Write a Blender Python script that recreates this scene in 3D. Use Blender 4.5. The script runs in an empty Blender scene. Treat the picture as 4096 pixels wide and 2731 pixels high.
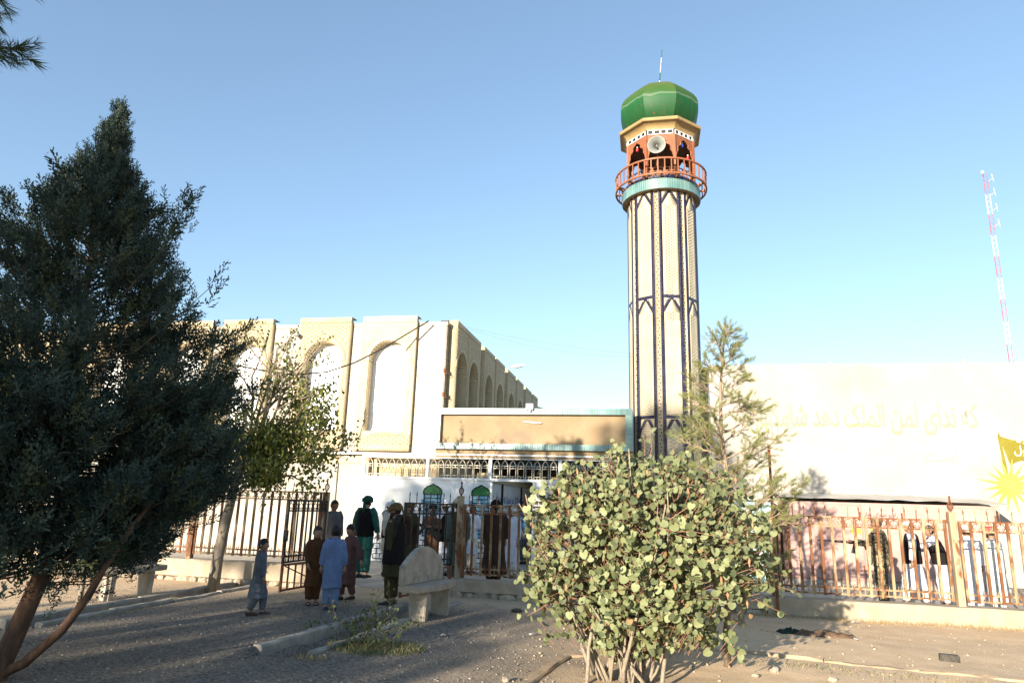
import bpy, bmesh, math, random
import numpy as np
from mathutils import Vector, Matrix, noise as mnoise

random.seed(7)
RNG = np.random.default_rng(7)
R = math.radians
S = bpy.context.scene
COL = S.collection

# ------------------------------------------------------------------ camera
# world axes follow the mosque: X along the street front, Y away from the camera, Z up (metres)
YAW, PITCH, ROLL, CAMH = R(11.5), R(13.36), R(1.78), 1.75
fw = Vector((-math.sin(YAW)*math.cos(PITCH), math.cos(YAW)*math.cos(PITCH), math.sin(PITCH)))
r0 = Vector((math.cos(YAW), math.sin(YAW), 0)); u0 = r0.cross(fw)
rt = r0*math.cos(ROLL) + u0*math.sin(ROLL); up = -r0*math.sin(ROLL) + u0*math.cos(ROLL)
cam = bpy.data.cameras.new('camera'); cam.lens = 24; cam.sensor_width = 36
cam.clip_start = 0.05; cam.clip_end = 2000
cam_o = bpy.data.objects.new('camera', cam); COL.objects.link(cam_o)
cam_o.matrix_world = Matrix(((rt.x, up.x, -fw.x, 0), (rt.y, up.y, -fw.y, 0), (rt.z, up.z, -fw.z, CAMH), (0, 0, 0, 1)))
S.camera = cam_o

# ------------------------------------------------------------------ sky, sun, exposure
SUN_AZ, SUN_EL = R(20), R(12.5)            # behind the camera, to its left
W = bpy.data.worlds.new('World'); S.world = W; W.use_nodes = True
wn = W.node_tree.nodes
sky = wn.new('ShaderNodeTexSky'); sky.sky_type = 'NISHITA'; sky.sun_disc = False
sky.sun_elevation = SUN_EL; sky.sun_rotation = R(180) + SUN_AZ
sky.air_density = 1.0; sky.dust_density = 0.1; sky.ozone_density = 2.5; sky.altitude = 0
sg_ = wn.new('ShaderNodeGamma'); sg_.inputs[1].default_value = 0.80      # soft shoulder, as in the camera's own response
W.node_tree.links.new(sky.outputs[0], sg_.inputs[0]); W.node_tree.links.new(sg_.outputs[0], wn['Background'].inputs[0])
wn['Background'].inputs[1].default_value = 0.15
sun = bpy.data.lights.new('sun', 'SUN'); sun.energy = 5.0; sun.angle = R(0.53); sun.color = (1.0, 0.885, 0.72)
sun_o = bpy.data.objects.new('sun', sun); COL.objects.link(sun_o)
sd = Vector((-math.sin(SUN_AZ)*math.cos(SUN_EL), -math.cos(SUN_AZ)*math.cos(SUN_EL), math.sin(SUN_EL)))
sun_o.rotation_euler = sd.to_track_quat('Z', 'Y').to_euler(); sun_o.location = sd*40
S.view_settings.view_transform = 'Standard'; S.view_settings.look = 'None'
S.view_settings.exposure = 1.35; S.view_settings.gamma = 1.0; S.view_settings.use_curve_mapping = False
S.cycles.max_bounces = 6; S.cycles.diffuse_bounces = 4; S.cycles.transparent_max_bounces = 8

# ------------------------------------------------------------------ materials
MATS = {}
def rgba(c): return (c[0], c[1], c[2], 1.0)
def mat(name, c1, c2=None, scale=6.0, rough=0.8, bump=0.0, bscale=40.0, rnd=0.0, spec=0.3, metal=0.0,
        c3=None, s3=1.0, lo=0.42, hi=0.62, lo3=0.55, hi3=0.68, stretch=None, trans=0.0, coat=0.0, detail=5.0):
    if name in MATS: return MATS[name]
    m = bpy.data.materials.new(name); m.use_nodes = True
    nt = m.node_tree; N, L = nt.nodes, nt.links; b = N['Principled BSDF']
    b.inputs['Roughness'].default_value = rough; b.inputs['Metallic'].default_value = metal
    b.inputs['Specular IOR Level'].default_value = spec
    if coat: b.inputs['Coat Weight'].default_value = coat; b.inputs['Coat Roughness'].default_value = 0.15
    geo = N.new('ShaderNodeNewGeometry'); vec = geo.outputs['Position']
    if stretch:
        mp = N.new('ShaderNodeMapping'); mp.inputs['Scale'].default_value = stretch
        L.new(vec, mp.inputs['Vector']); vec = mp.outputs[0]
    def nz(sc, det=detail):
        n = N.new('ShaderNodeTexNoise'); n.inputs['Scale'].default_value = sc; n.inputs['Detail'].default_value = det
        n.inputs['Roughness'].default_value = 0.62; L.new(vec, n.inputs['Vector']); return n.outputs['Fac']
    def ramp(src, a, z):
        r_ = N.new('ShaderNodeMapRange'); r_.inputs[1].default_value = a; r_.inputs[2].default_value = z
        L.new(src, r_.inputs[0]); return r_.outputs[0]
    def mix(f, a, bb):
        x = N.new('ShaderNodeMix'); x.data_type = 'RGBA'; L.new(f, x.inputs[0])
        for sock, v in ((x.inputs[6], a), (x.inputs[7], bb)):
            if isinstance(v, tuple): sock.default_value = rgba(v)
            else: L.new(v, sock)
        return x.outputs[2]
    col = None
    if c2 is not None: col = mix(ramp(nz(scale), lo, hi), tuple(c1), tuple(c2))
    if c3 is not None: col = mix(ramp(nz(s3), lo3, hi3), col if col is not None else tuple(c1), tuple(c3))
    if rnd:
        oi = N.new('ShaderNodeObjectInfo'); hv = N.new('ShaderNodeHueSaturation')
        mr = N.new('ShaderNodeMapRange'); mr.inputs[3].default_value = 1-rnd; mr.inputs[4].default_value = 1+rnd
        L.new(oi.outputs['Random'], mr.inputs[0]); L.new(mr.outputs[0], hv.inputs['Value'])
        if col is not None: L.new(col, hv.inputs['Color'])
        else: hv.inputs['Color'].default_value = rgba(c1)
        col = hv.outputs[0]
    if col is not None: L.new(col, b.inputs['Base Color'])
    else: b.inputs['Base Color'].default_value = rgba(c1)
    if bump:
        bp = N.new('ShaderNodeBump'); bp.inputs['Strength'].default_value = min(1, bump); bp.inputs['Distance'].default_value = 0.02*max(1, bump)
        L.new(nz(bscale, 4), bp.inputs['Height']); L.new(bp.outputs[0], b.inputs['Normal'])
    if trans:
        t = N.new('ShaderNodeBsdfTranslucent'); ms = N.new('ShaderNodeMixShader'); ms.inputs[0].default_value = trans
        if col is not None: L.new(col, t.inputs[0])
        else: t.inputs[0].default_value = rgba(c1)
        L.new(b.outputs[0], ms.inputs[1]); L.new(t.outputs[0], ms.inputs[2]); L.new(ms.outputs[0], N['Material Output'].inputs[0])
    MATS[name] = m
    return m

# ------------------------------------------------------------------ mesh helpers
class MB:
    """collects faces; build() links them as ONE mesh object"""
    def __init__(s): s.v = []; s.f = []; s.m = []
    def add(s, verts, faces, mi=0):
        o = len(s.v); s.v += [tuple(p) for p in verts]
        s.f += [tuple(i+o for i in f) for f in faces]; s.m += [mi]*len(faces); return s
    def box(s, a, b, mi=0, M=None):
        x0, y0, z0 = a; x1, y1, z1 = b
        P_ = [(x0,y0,z0),(x1,y0,z0),(x1,y1,z0),(x0,y1,z0),(x0,y0,z1),(x1,y0,z1),(x1,y1,z1),(x0,y1,z1)]
        if M is not None: P_ = [M @ Vector(p) for p in P_]
        return s.add(P_, [(0,3,2,1),(4,5,6,7),(0,1,5,4),(1,2,6,5),(2,3,7,6),(3,0,4,7)], mi)
    def tube(s, pts, rad, n=6, mi=0, cap=True, flat=None):
        pts = [Vector(p) for p in pts]; k = len(pts)
        if not hasattr(rad, '__len__'): rad = [rad]*k
        rings = []; prev = None
        for i, p in enumerate(pts):
            t = (pts[min(i+1, k-1)] - pts[max(i-1, 0)])
            if t.length < 1e-9: t = Vector((0,0,1))
            t.normalize()
            if prev is None: a = t.orthogonal().normalized()
            else:
                a = prev - t*prev.dot(t)
                a = a.normalized() if a.length > 1e-6 else t.orthogonal().normalized()
            prev = a; b = t.cross(a); r_ = rad[i]
            fl = 1.0 if flat is None else flat
            rings.append([p + (a*math.cos(j*2*math.pi/n) + b*math.sin(j*2*math.pi/n)*fl)*r_ for j in range(n)])
        return s.loft(rings, mi, cap)
    def loft(s, rings, mi=0, cap=True):
        n = len(rings[0]); V = [p for r_ in rings for p in r_]; F = []
        for i in range(len(rings)-1):
            for j in range(n):
                a = i*n+j; b = i*n+(j+1) % n
                F.append((a, b, b+n, a+n))
        if cap: F.append(tuple(range(n-1, -1, -1))); F.append(tuple(range((len(rings)-1)*n, len(rings)*n)))
        return s.add(V, F, mi)
    def lathe(s, prof, n=16, c=(0,0,0), mi=0, cap=True, ph=0.0):
        return s.loft([[(c[0]+r_*math.cos(ph+j*2*math.pi/n), c[1]+r_*math.sin(ph+j*2*math.pi/n), c[2]+z) for j in range(n)] for r_, z in prof], mi, cap)
    def prism(s, outline, d, mi=0):
        """outline: 3D polygon, d: extrusion vector"""
        n = len(outline); A = [Vector(p) for p in outline]; d = Vector(d)
        V = A + [p+d for p in A]
        F = [tuple(range(n)), tuple(range(2*n-1, n-1, -1))] + [(i, i+n, (i+1) % n+n, (i+1) % n) for i in range(n)]
        return s.add(V, F, mi)
    def mesh(s, name, mats, smooth=False):
        me = bpy.data.meshes.new(name); me.from_pydata(s.v, [], s.f)
        for m_ in (mats if isinstance(mats, (list, tuple)) else [mats]): me.materials.append(m_)
        if any(s.m): me.polygons.foreach_set('material_index', s.m)
        if smooth: me.polygons.foreach_set('use_smooth', [True]*len(me.polygons))
        me.update(); return me
    def build(s, name, mats, parent=None, smooth=False, fix=True):
        me = s.mesh(name, mats, smooth)
        if fix: fixn(me)
        return link(name, me, parent)

def fixn(me):
    bm = bmesh.new(); bm.from_mesh(me); bmesh.ops.recalc_face_normals(bm, faces=bm.faces); bm.to_mesh(me); bm.free()
ROOTM = {}
def link(name, me, parent=None, M=None):
    """M is the object's WORLD matrix; parents only group"""
    o = bpy.data.objects.new(name, me); COL.objects.link(o)
    B = M if M is not None else Matrix()
    if parent is not None:
        o.parent = parent; o.matrix_parent_inverse = ROOTM[parent.name].inverted()
    o.matrix_basis = B; ROOTM[o.name] = B
    return o
def tag(o, label=None, cat=None, group=None, kind=None):
    if label: o['label'] = label
    if cat: o['category'] = cat
    if group: o['group'] = group
    if kind: o['kind'] = kind
    return o
def thing(name, loc, label, cat, group=None, rz=0.0):
    o = bpy.data.objects.new(name, None); COL.objects.link(o); o.empty_display_size = 0.2
    M = Matrix.Translation(Vector(loc)) @ Matrix.Rotation(rz, 4, 'Z'); o.matrix_basis = M; ROOTM[o.name] = M
    return tag(o, label, cat, group)
def T(x, y, z, rz=0.0, s=None):
    M = Matrix.Translation((x, y, z)) @ Matrix.Rotation(rz, 4, 'Z')
    if s is not None: M = M @ Matrix.Diagonal((s[0], s[1], s[2], 1))
    return M
def rawmesh(name, V, F, mats, mi=None, smooth=False):
    """V (n,3) array, F (m,k) array of equal-size faces"""
    V = np.asarray(V, np.float32); F = np.asarray(F, np.int32); k = F.shape[1]
    me = bpy.data.meshes.new(name); me.vertices.add(len(V)); me.vertices.foreach_set('co', V.ravel())
    me.loops.add(F.size); me.loops.foreach_set('vertex_index', F.ravel())
    me.polygons.add(len(F)); me.polygons.foreach_set('loop_start', np.arange(len(F), dtype=np.int32)*k)
    for m_ in (mats if isinstance(mats, (list, tuple)) else [mats]): me.materials.append(m_)
    if mi is not None: me.polygons.foreach_set('material_index', np.asarray(mi, np.int32))
    if smooth: me.polygons.foreach_set('use_smooth', np.ones(len(F), bool))
    me.update(calc_edges=True); return me
def scatter(V, F, Ms):
    """replicate template (V,F) with an array of 4x4 matrices -> merged V,F"""
    V = np.asarray(V, float); F = np.asarray(F, int); Ms = np.asarray(Ms, float)
    out = np.einsum('nij,kj->nki', Ms[:, :3, :3], V) + Ms[:, None, :3, 3]
    FF = F[None] + (np.arange(len(Ms))*len(V))[:, None, None]
    return out.reshape(-1, 3), FF.reshape(-1, F.shape[1])
def frame(d, roll=0.0, up_=(0, 0, 1)):
    """3x3 with +Z along d"""
    d = Vector(d).normalized(); a = Vector(up_).cross(d)
    a = a.normalized() if a.length > 1e-4 else d.orthogonal().normalized()
    b = d.cross(a)
    a2 = a*math.cos(roll) + b*math.sin(roll); b2 = d.cross(a2)
    return np.array([[a2.x, b2.x, d.x], [a2.y, b2.y, d.y], [a2.z, b2.z, d.z]])
def M4(rot, loc, sc=1.0):
    m_ = np.eye(4); m_[:3, :3] = rot*sc; m_[:3, 3] = loc; return m_

# ---- the palette
concrete = mat('concrete', (.30,.27,.23), (.40,.36,.30), 5, .9, .5, 60, c3=(.22,.20,.18), s3=1.3)
concrete_pale = mat('concrete_pale', (.31,.255,.185), (.39,.325,.245), 4, .9, .35, 50, c3=(.33,.28,.22), s3=1.1)
bench_conc = mat('bench_concrete', (.33,.285,.225), (.42,.365,.29), 7, .9, .5, 70, c3=(.24,.21,.18), s3=4.5)
stonem = mat('rubble_stone', (.30,.25,.19), (.42,.36,.27), 7, .92, .8, 25, rnd=.15)
brickm = mat('buff_brick', (.51,.415,.265), (.57,.47,.31), 3, .75, rnd=.06)
mortar = mat('brick_mortar', (.42,.325,.195), (.46,.36,.22), 5, .95)
marble = mat('marble_slab', (.305,.262,.205), (.36,.315,.255), 2.2, .45, .05, 30, rnd=.07, stretch=(1,1,4), c3=(.25,.21,.16), s3=1.4)
white = mat('white_paint', (.66,.66,.65), (.73,.73,.72), 2, .55, .05, 40, c3=(.62,.61,.58), s3=.8, lo3=.6, hi3=.8)
white_glaze = mat('white_window_sheet', (.78,.78,.77), (.82,.82,.81), 1, .35, 0)
plaster_w = mat('cream_plaster', (.34,.31,.26), (.41,.375,.32), 1.2, .9, .25, 25, c3=(.25,.22,.18), s3=.55, lo3=.56, hi3=.75)
tan = mat('tan_render', (.25,.18,.105), (.29,.215,.13), 1.6, .9, .2, 40, c3=(.22,.165,.11), s3=.9)
turq = mat('turquoise_tile', (.10,.205,.20), (.17,.28,.265), 1.3, .25, 0, rnd=.14, spec=.5)
navy = mat('navy_glazed_brick', (.016,.016,.048), (.030,.029,.078), 3, .22, 0, rnd=.25, spec=.55)
creamb = mat('cream_glazed_brick', (.52,.445,.31), (.58,.50,.355), 2, .38, 0, rnd=.05, spec=.45)
grout = mat('tile_grout', (.46,.385,.26), (.50,.42,.29), 6, .9)
orange = mat('orange_steel_paint', (.23,.082,.036), (.28,.105,.05), 3, .5, .1, 30, c3=(.17,.065,.03), s3=5, lo3=.6, hi3=.75)
gold = mat('ochre_cornice_paint', (.27,.185,.08), (.32,.22,.10), 2, .5, .08, 20, c3=(.22,.15,.07), s3=3, lo3=.6)
dark = mat('dark_metal', (.018,.017,.016), (.03,.027,.024), 8, .5, .1, 40)
rusty = mat('rusty_cream_paint', (.28,.20,.11), (.37,.28,.165), 6, .6, .25, 60, c3=(.15,.056,.02), s3=7, lo3=.41, hi3=.53, stretch=(1,1,.35))
postp = mat('pale_post_paint', (.30,.235,.15), (.38,.30,.20), 5, .65, .25, 50, c3=(.16,.062,.022), s3=4, lo3=.54, hi3=.62, stretch=(1,1,.4))
rust = mat('rust', (.15,.055,.02), (.22,.09,.035), 14, .85, .35, 60, c3=(.08,.034,.018), s3=6)
blackrust = mat('black_gate_paint', (.015,.015,.015), (.03,.026,.022), 9, .45, .2, 50, c3=(.16,.06,.03), s3=9, lo3=.6, hi3=.7)
redoxide = mat('red_oxide_paint', (.17,.06,.035), (.25,.10,.06), 8, .7, .25, 50)
pink = mat('pink_sheet_metal', (.38,.235,.205), (.44,.285,.25), 1.5, .55, .12, 12, c3=(.40,.19,.10), s3=4, lo3=.66, hi3=.76)
tin = mat('tin_sheet', (.40,.40,.38), (.50,.49,.46), 3, .45, .1, 20, metal=.4, c3=(.30,.20,.13), s3=2, lo3=.62)
glassy = mat('dark_window_glass', (.10,.11,.115), None, rough=.08, spec=.6)
bark = mat('rough_bark', (.10,.075,.05), (.19,.15,.105), 10, .95, .9, 30, stretch=(1,1,.3))
paint_red = mat('signal_red_paint', (.25,.09,.11), (.30,.115,.14), 2, .6)
paint_white = mat('mast_white_paint', (.42,.41,.40), (.47,.46,.45), 2, .6)
# ================================================================== THE SETTING: ground, terrace, kerbs, walls
VF, VG = 13.5, 19.3                    # fence line, gate wall line
ZT = 0.05                              # terrace level
def seg_d(x, y, a, b):
    ax, ay = a; bx, by = b; dx, dy = bx-ax, by-ay; L2 = dx*dx+dy*dy
    t = np.clip(((x-ax)*dx+(y-ay)*dy)/L2, 0, 1)
    return np.hypot(x-ax-t*dx, y-ay-t*dy)
DR1 = ((-4.22, 7.95), (-3.72, 12.6))   # channel centre lines
DR2 = ((-8.22, 8.25), (-8.02, 13.2))
def fnoise(x, y, s, o=0.0): return mnoise.noise(Vector((x*s+o, y*s-o, o)))
def ground_h(x, y):
    h = 0.018*fnoise(x, y, .8) + 0.007*fnoise(x, y, 3.1, 5)
    if x > -1 and y < 9.6: h += 0.03*max(0, fnoise(x, y, 1.3, 9)) + .01*fnoise(x, y, 5, 3)
    return h
xs = np.concatenate([[-600,-200,-80,-40,-25,-18], np.arange(-13, 10.01, .125), [12,16,25,40,80,200,600]])
ys = np.concatenate([[-600,-200,-80,-40,-20,-10,-5,-2,0,1.5,2.5,3.5], np.arange(4.2, 14.01, .125), [16,20,30,60,120,300,900]])
X, Y = np.meshgrid(xs, ys)
Z = np.zeros_like(X)
for j in range(X.shape[0]):
    for i in range(X.shape[1]):
        if -14 < X[j, i] < 11 and 3 < Y[j, i] < 15: Z[j, i] = ground_h(X[j, i], Y[j, i])
for dr in (DR1, DR2):
    d = seg_d(X, Y, *dr); Z -= 0.3*np.clip((.36-d)/.12, 0, 1)
Z = np.where((Y > 14.0), -0.03, Z)
Z = np.where((Y > 12.6) & (Y <= 14.0) & (X > -6.4) & (X < -3.8), np.minimum(.04, (Y-12.6)*.05), Z)
nx, ny = len(xs), len(ys)
I = np.arange(nx*ny).reshape(ny, nx)
F = np.stack([I[:-1, :-1], I[:-1, 1:], I[1:, 1:], I[1:, :-1]], -1).reshape(-1, 4)
def ground_material():
    m = bpy.data.materials.new('yard_ground'); m.use_nodes = True; nt = m.node_tree; N, L = nt.nodes, nt.links
    b = N['Principled BSDF']; b.inputs['Roughness'].default_value = .95; b.inputs['Specular IOR Level'].default_value = .15
    geo = N.new('ShaderNodeNewGeometry'); pos = geo.outputs['Position']
    def nz(s, det=4, ro=.6):
        n = N.new('ShaderNodeTexNoise'); n.inputs['Scale'].default_value = s; n.inputs['Detail'].default_value = det
        n.inputs['Roughness'].default_value = ro; L.new(pos, n.inputs['Vector']); return n.outputs['Fac']
    def mr(src, a, z, c=0., d=1.):
        r_ = N.new('ShaderNodeMapRange'); L.new(src, r_.inputs[0])
        for k, v in zip((1,2,3,4), (a,z,c,d)): r_.inputs[k].default_value = v
        return r_.outputs[0]
    def mx(f, a, c):
        x = N.new('ShaderNodeMix'); x.data_type = 'RGBA'; L.new(f, x.inputs[0])
        for sck, v in ((x.inputs[6], a), (x.inputs[7], c)):
            if isinstance(v, tuple): sck.default_value = rgba(v)
            else: L.new(v, sck)
        return x.outputs[2]
    def ma(op, a, c):
        x = N.new('ShaderNodeMath'); x.operation = op
        for sck, v in zip(x.inputs, (a, c)):
            if isinstance(v, (int, float)): sck.default_value = v
            else: L.new(v, sck)
        return x.outputs[0]
    sep = N.new('ShaderNodeSeparateXYZ'); L.new(pos, sep.inputs[0])
    vo = N.new('ShaderNodeTexVoronoi'); vo.inputs['Scale'].default_value = 38; L.new(pos, vo.inputs['Vector'])
    vcol = N.new('ShaderNodeSeparateColor'); L.new(vo.outputs['Color'], vcol.inputs[0])
    grav = mx(vcol.outputs[0], (.10,.085,.070), (.25,.215,.175))
    dirt = mx(mr(nz(3), .35, .65), (.56,.395,.235), (.66,.48,.30))
    dirt = mx(mr(nz(55, 2), .58, .66), dirt, (.52,.45,.36))
    # gravel on the paths (left and centre), bare earth towards the right and in the beds
    wob = ma('MULTIPLY', mr(nz(.9), 0, 1, -1, 1), 1.1)
    xx = ma('ADD', sep.outputs[0], wob)
    f1 = ma('MAXIMUM', mr(xx, -2.6, .8), mr(xx, -8.0, -9.4))
    patch = mr(nz(.55), .60, .72)
    f = ma('MAXIMUM', f1, ma('MULTIPLY', patch, .55))
    far = mr(sep.outputs[1], 11.4, 12.6)
    f = ma('MAXIMUM', f, ma('MULTIPLY', far, .8))
    L.new(mx(f, grav, dirt), b.inputs['Base Color'])
    bp = N.new('ShaderNodeBump'); bp.inputs['Strength'].default_value = .5; bp.inputs['Distance'].default_value = .012
    h = ma('ADD', ma('MULTIPLY', vo.outputs['Distance'], -0.7), ma('MULTIPLY', nz(90, 3), .5))
    L.new(h, bp.inputs['Height']); L.new(bp.outputs[0], b.inputs['Normal'])
    return m
gm = ground_material()
g = link('ground', rawmesh('ground', np.stack([X, Y, Z], -1).reshape(-1, 3), F, gm, smooth=True))
tag(g, kind='structure')

# loose gravel and pebbles, far too many to count
def pebbles(name, n, area, smin, smax, m_, mask=None):
    t = np.array([[1,0,0],[-1,0,0],[0,1,0],[0,-1,0],[0,0,.6],[0,0,-.6]], float)
    tf = np.array([[0,2,4],[2,1,4],[1,3,4],[3,0,4],[2,0,5],[1,2,5],[3,1,5],[0,3,5]])
    Ms = []
    while len(Ms) < n:
        v = math.sqrt(random.random()); y = area[2] + (area[3]-area[2])*random.random()**1.25; x = random.uniform(area[0], area[1])
        if mask and not mask(x, y): continue
        if min(seg_d(x, y, *DR1), seg_d(x, y, *DR2)) < .42: continue
        s = smin + (smax-smin)*random.random()**4
        A = RNG.normal(size=3); rot = frame(A if abs(A[2]) > .3 else (A[0], A[1], .6), random.random()*6)
        Ms.append(M4(rot*np.array([random.uniform(.7,1.3), random.uniform(.6,1.1), random.uniform(.5,1)]), (x, y, ground_h(x, y)+s*.2), s))
    V, F_ = scatter(t, tf, Ms)
    return link(name, rawmesh(name, V, F_, m_, mi=np.repeat(RNG.integers(0, len(m_), n), 8)))
pg = [mat('pebble_dark', (.10,.09,.078), (.15,.135,.118), 30), mat('pebble_mid', (.20,.18,.155), (.26,.235,.205), 30), mat('pebble_pale', (.27,.245,.21), (.33,.30,.26), 30)]
pb = [mat('clod_brown', (.36,.28,.19), (.44,.35,.25), 30), mat('clod_pale', (.42,.33,.225), (.47,.38,.27), 30)]
o = pebbles('gravel', 9000, (-11, -.2, 5.0, 12.6), .006, .022, pg, lambda x, y: x > -9.5-.6*(y-6) and x < 1.2-.2*y+random.random()*2)
tag(o, 'loose grey gravel strewn over the yard path', 'gravel', kind='stuff')
o = pebbles('pebbles', 1300, (-1.5, 7.5, 7.2, 13.3), .005, .028, pb)
tag(o, 'pale pebbles and clods on the bare earth by the fence', 'pebbles', kind='stuff')

# terrace behind the fence
pave = mat('terrace_paving', (.36,.32,.27), (.44,.40,.33), 2.5, .9, .3, 30, c3=(.28,.25,.21), s3=.8)
o = MB().box((-40, VF+.12, -.3), (30, 60, ZT)).build('terrace', pave); tag(o, kind='structure')

# ---- kerb stones
def kerb(name, label, runs, w, h, L0, m_, group=None):
    """runs: polylines; each stone is a separate piece"""
    t = thing(name, (runs[0][0][0], runs[0][0][1], 0), label, 'kerb', group)
    for run in runs:
        for (a, b) in zip(run[:-1], run[1:]):
            a = Vector((*a, 0)); b = Vector((*b, 0)); d = b-a; n = max(1, round(d.length/L0)); d1 = d/n; ang = math.atan2(d1.y, d1.x)
            for i in range(n):
                c = a + d1*(i+.5); l = d1.length-.012
                mb = MB(); e = .012
                hh = h + random.uniform(-.012, .012)
                e = .02
                prof = [(-w/2, -.2), (w/2, -.2), (w/2, hh-e), (w/2-e, hh), (-w/2+e, hh), (-w/2, hh-e)]
                nn = 6
                rings = [[(-l/2 + l*k/nn, p[0]+random.uniform(-.006,.006)*(0 < k < nn), p[1]+random.uniform(-.014,.006)) for p in prof] for k in range(nn+1)]
                mb.loft(rings)
                me = mb.mesh('kerb_stone', m_); fixn(me)
                link('kerb_stone', me, t, T(c.x+random.uniform(-.008,.008), c.y+random.uniform(-.008,.008), random.uniform(-.006,.006), ang+random.uniform(-.008,.008)))
    return t
def off(dr, o):
    (ax, ay), (bx, by) = dr; d = Vector((bx-ax, by-ay)).normalized(); n = Vector((d.y, -d.x))
    return [(ax+n.x*o, ay+n.y*o), (bx+n.x*o, by+n.y*o)]
kerb('drain_channel', 'concrete kerbed drain running past the bench towards the gate', [off(DR1, -.38), off(DR1, .36)], .13, .035, 1.15, concrete, 'kerbed drains')
kerb('drain_channel', 'concrete kerbed drain under the juniper at the left', [off(DR2, -.3), off(DR2, .3)], .13, .045, 1.3, concrete, 'kerbed drains')
kerb('bed_kerb', 'pale concrete kerb edging the earth bed under the round-leaved shrub', [[(-1.35, 6.6), (-1.22, 7.4), (-1.0, 8.74), (.34, 9.72), (1.04, 9.74), (4.05, 9.2), (8.0, 8.5)]], .12, .032, .95, mat('dusty_kerb', (.36,.26,.165), (.46,.335,.215), 3, .95, .5, 30))

# ---- retaining walls carrying the fence
def retaining(x0, x1, ztop, label, stones=True, m_=concrete_pale):
    t = thing('retaining_wall', ((x0+x1)/2, VF, 0), label, 'wall', 'low walls under the fence')
    n = max(2, int((x1-x0)/.5)); rings = []
    for i in range(n+1):
        x = x0+(x1-x0)*i/n; r1 = random.uniform(-.008, .008); r2 = random.uniform(-.006, .006)
        rings.append([(x, VF-.2+r1, .10 if stones else -.1), (x, VF-.2+r1, ztop-.02+r2), (x, VF-.18, ztop+r2), (x, VF+.16, ztop+r2), (x, VF+.18, ztop-.02), (x, VF+.18, -.1)])
    MB().loft(rings).build('coping_beam', m_, t)
    if stones:
        MB().box((x0+.02, VF-.13, -.1), (x1-.02, VF+.1, .1)).build('rubble_core', stonem, t)
        x = x0
        while x < x1-.1:
            w = random.uniform(.14, .34); h = random.uniform(.10, .17); w = min(w, x1-x)
            me = MB().lathe([(.35, -.5), (.5, -.2), (.5, .15), (.36, .5)], 7).mesh('stone', stonem)
            for v in me.vertices: v.co += Vector((random.uniform(-.08,.08), random.uniform(-.08,.08), random.uniform(-.08,.08)))
            link('stone', me, t, T(x+w/2, VF-.15, .02, random.random()*.3, (w*1.0, .16, h)))
            x += w+.01
    return t
retaining(-20, -6.75, .43, 'pale concrete coping on rubble stones under the left fence, dappled with light')
retaining(-3.93, 2.0, .31, 'grey shaded concrete retaining wall on rubble behind the bench and shrub')
retaining(2.0, 16, .30, 'smooth sunlit concrete retaining wall under the right fence', False)
# ================================================================== BRICK PANELS, MOSQUE HALL
bx0 = MB().add([(-.5,-.5,-.5),(.5,-.5,-.5),(.5,-.5,.5),(-.5,-.5,.5),(-.5,.5,-.5),(.5,.5,-.5),(.5,.5,.5),(-.5,.5,.5)],
               [(0,1,2,3),(1,5,6,2),(4,0,3,7),(3,2,6,7),(0,4,5,1)])
BRICK_V = np.array(bx0.v); BRICK_F = np.array(bx0.f)
BRICK_ME = {}
def brick_me(m_):
    if m_.name not in BRICK_ME: BRICK_ME[m_.name] = bx0.mesh('brick', m_)
    return BRICK_ME[m_.name]
class Bricks:
    """bricks given as (world matrix, material, size on screen); the largest become parts, the rest one stuff part"""
    def __init__(s): s.b = []
    def add(s, M, m_, near): s.b.append((near, len(s.b), M, m_))
    def emit(s, parent, cap, name='brick', rest='brickwork'):
        s.b.sort(reverse=True, key=lambda q: (q[0], -q[1]))
        for near, _, M, m_ in s.b[:cap]: link(name, brick_me(m_), parent, M)
        byp = {}
        for near, _, M, m_ in s.b[cap:]: byp.setdefault(m_.name, []).append(np.array(M))
        V, F_, mi, ms = [], [], [], []
        o = 0
        for k, L in byp.items():
            v, f = scatter(BRICK_V, BRICK_F, L); V.append(v); F_.append(f+o); o += len(v); mi += [len(ms)]*len(f); ms.append(MATS[k])
        if V:
            q = link(rest, rawmesh(rest, np.concatenate(V), np.concatenate(F_), ms, mi), parent); tag(q, kind='stuff')

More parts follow.
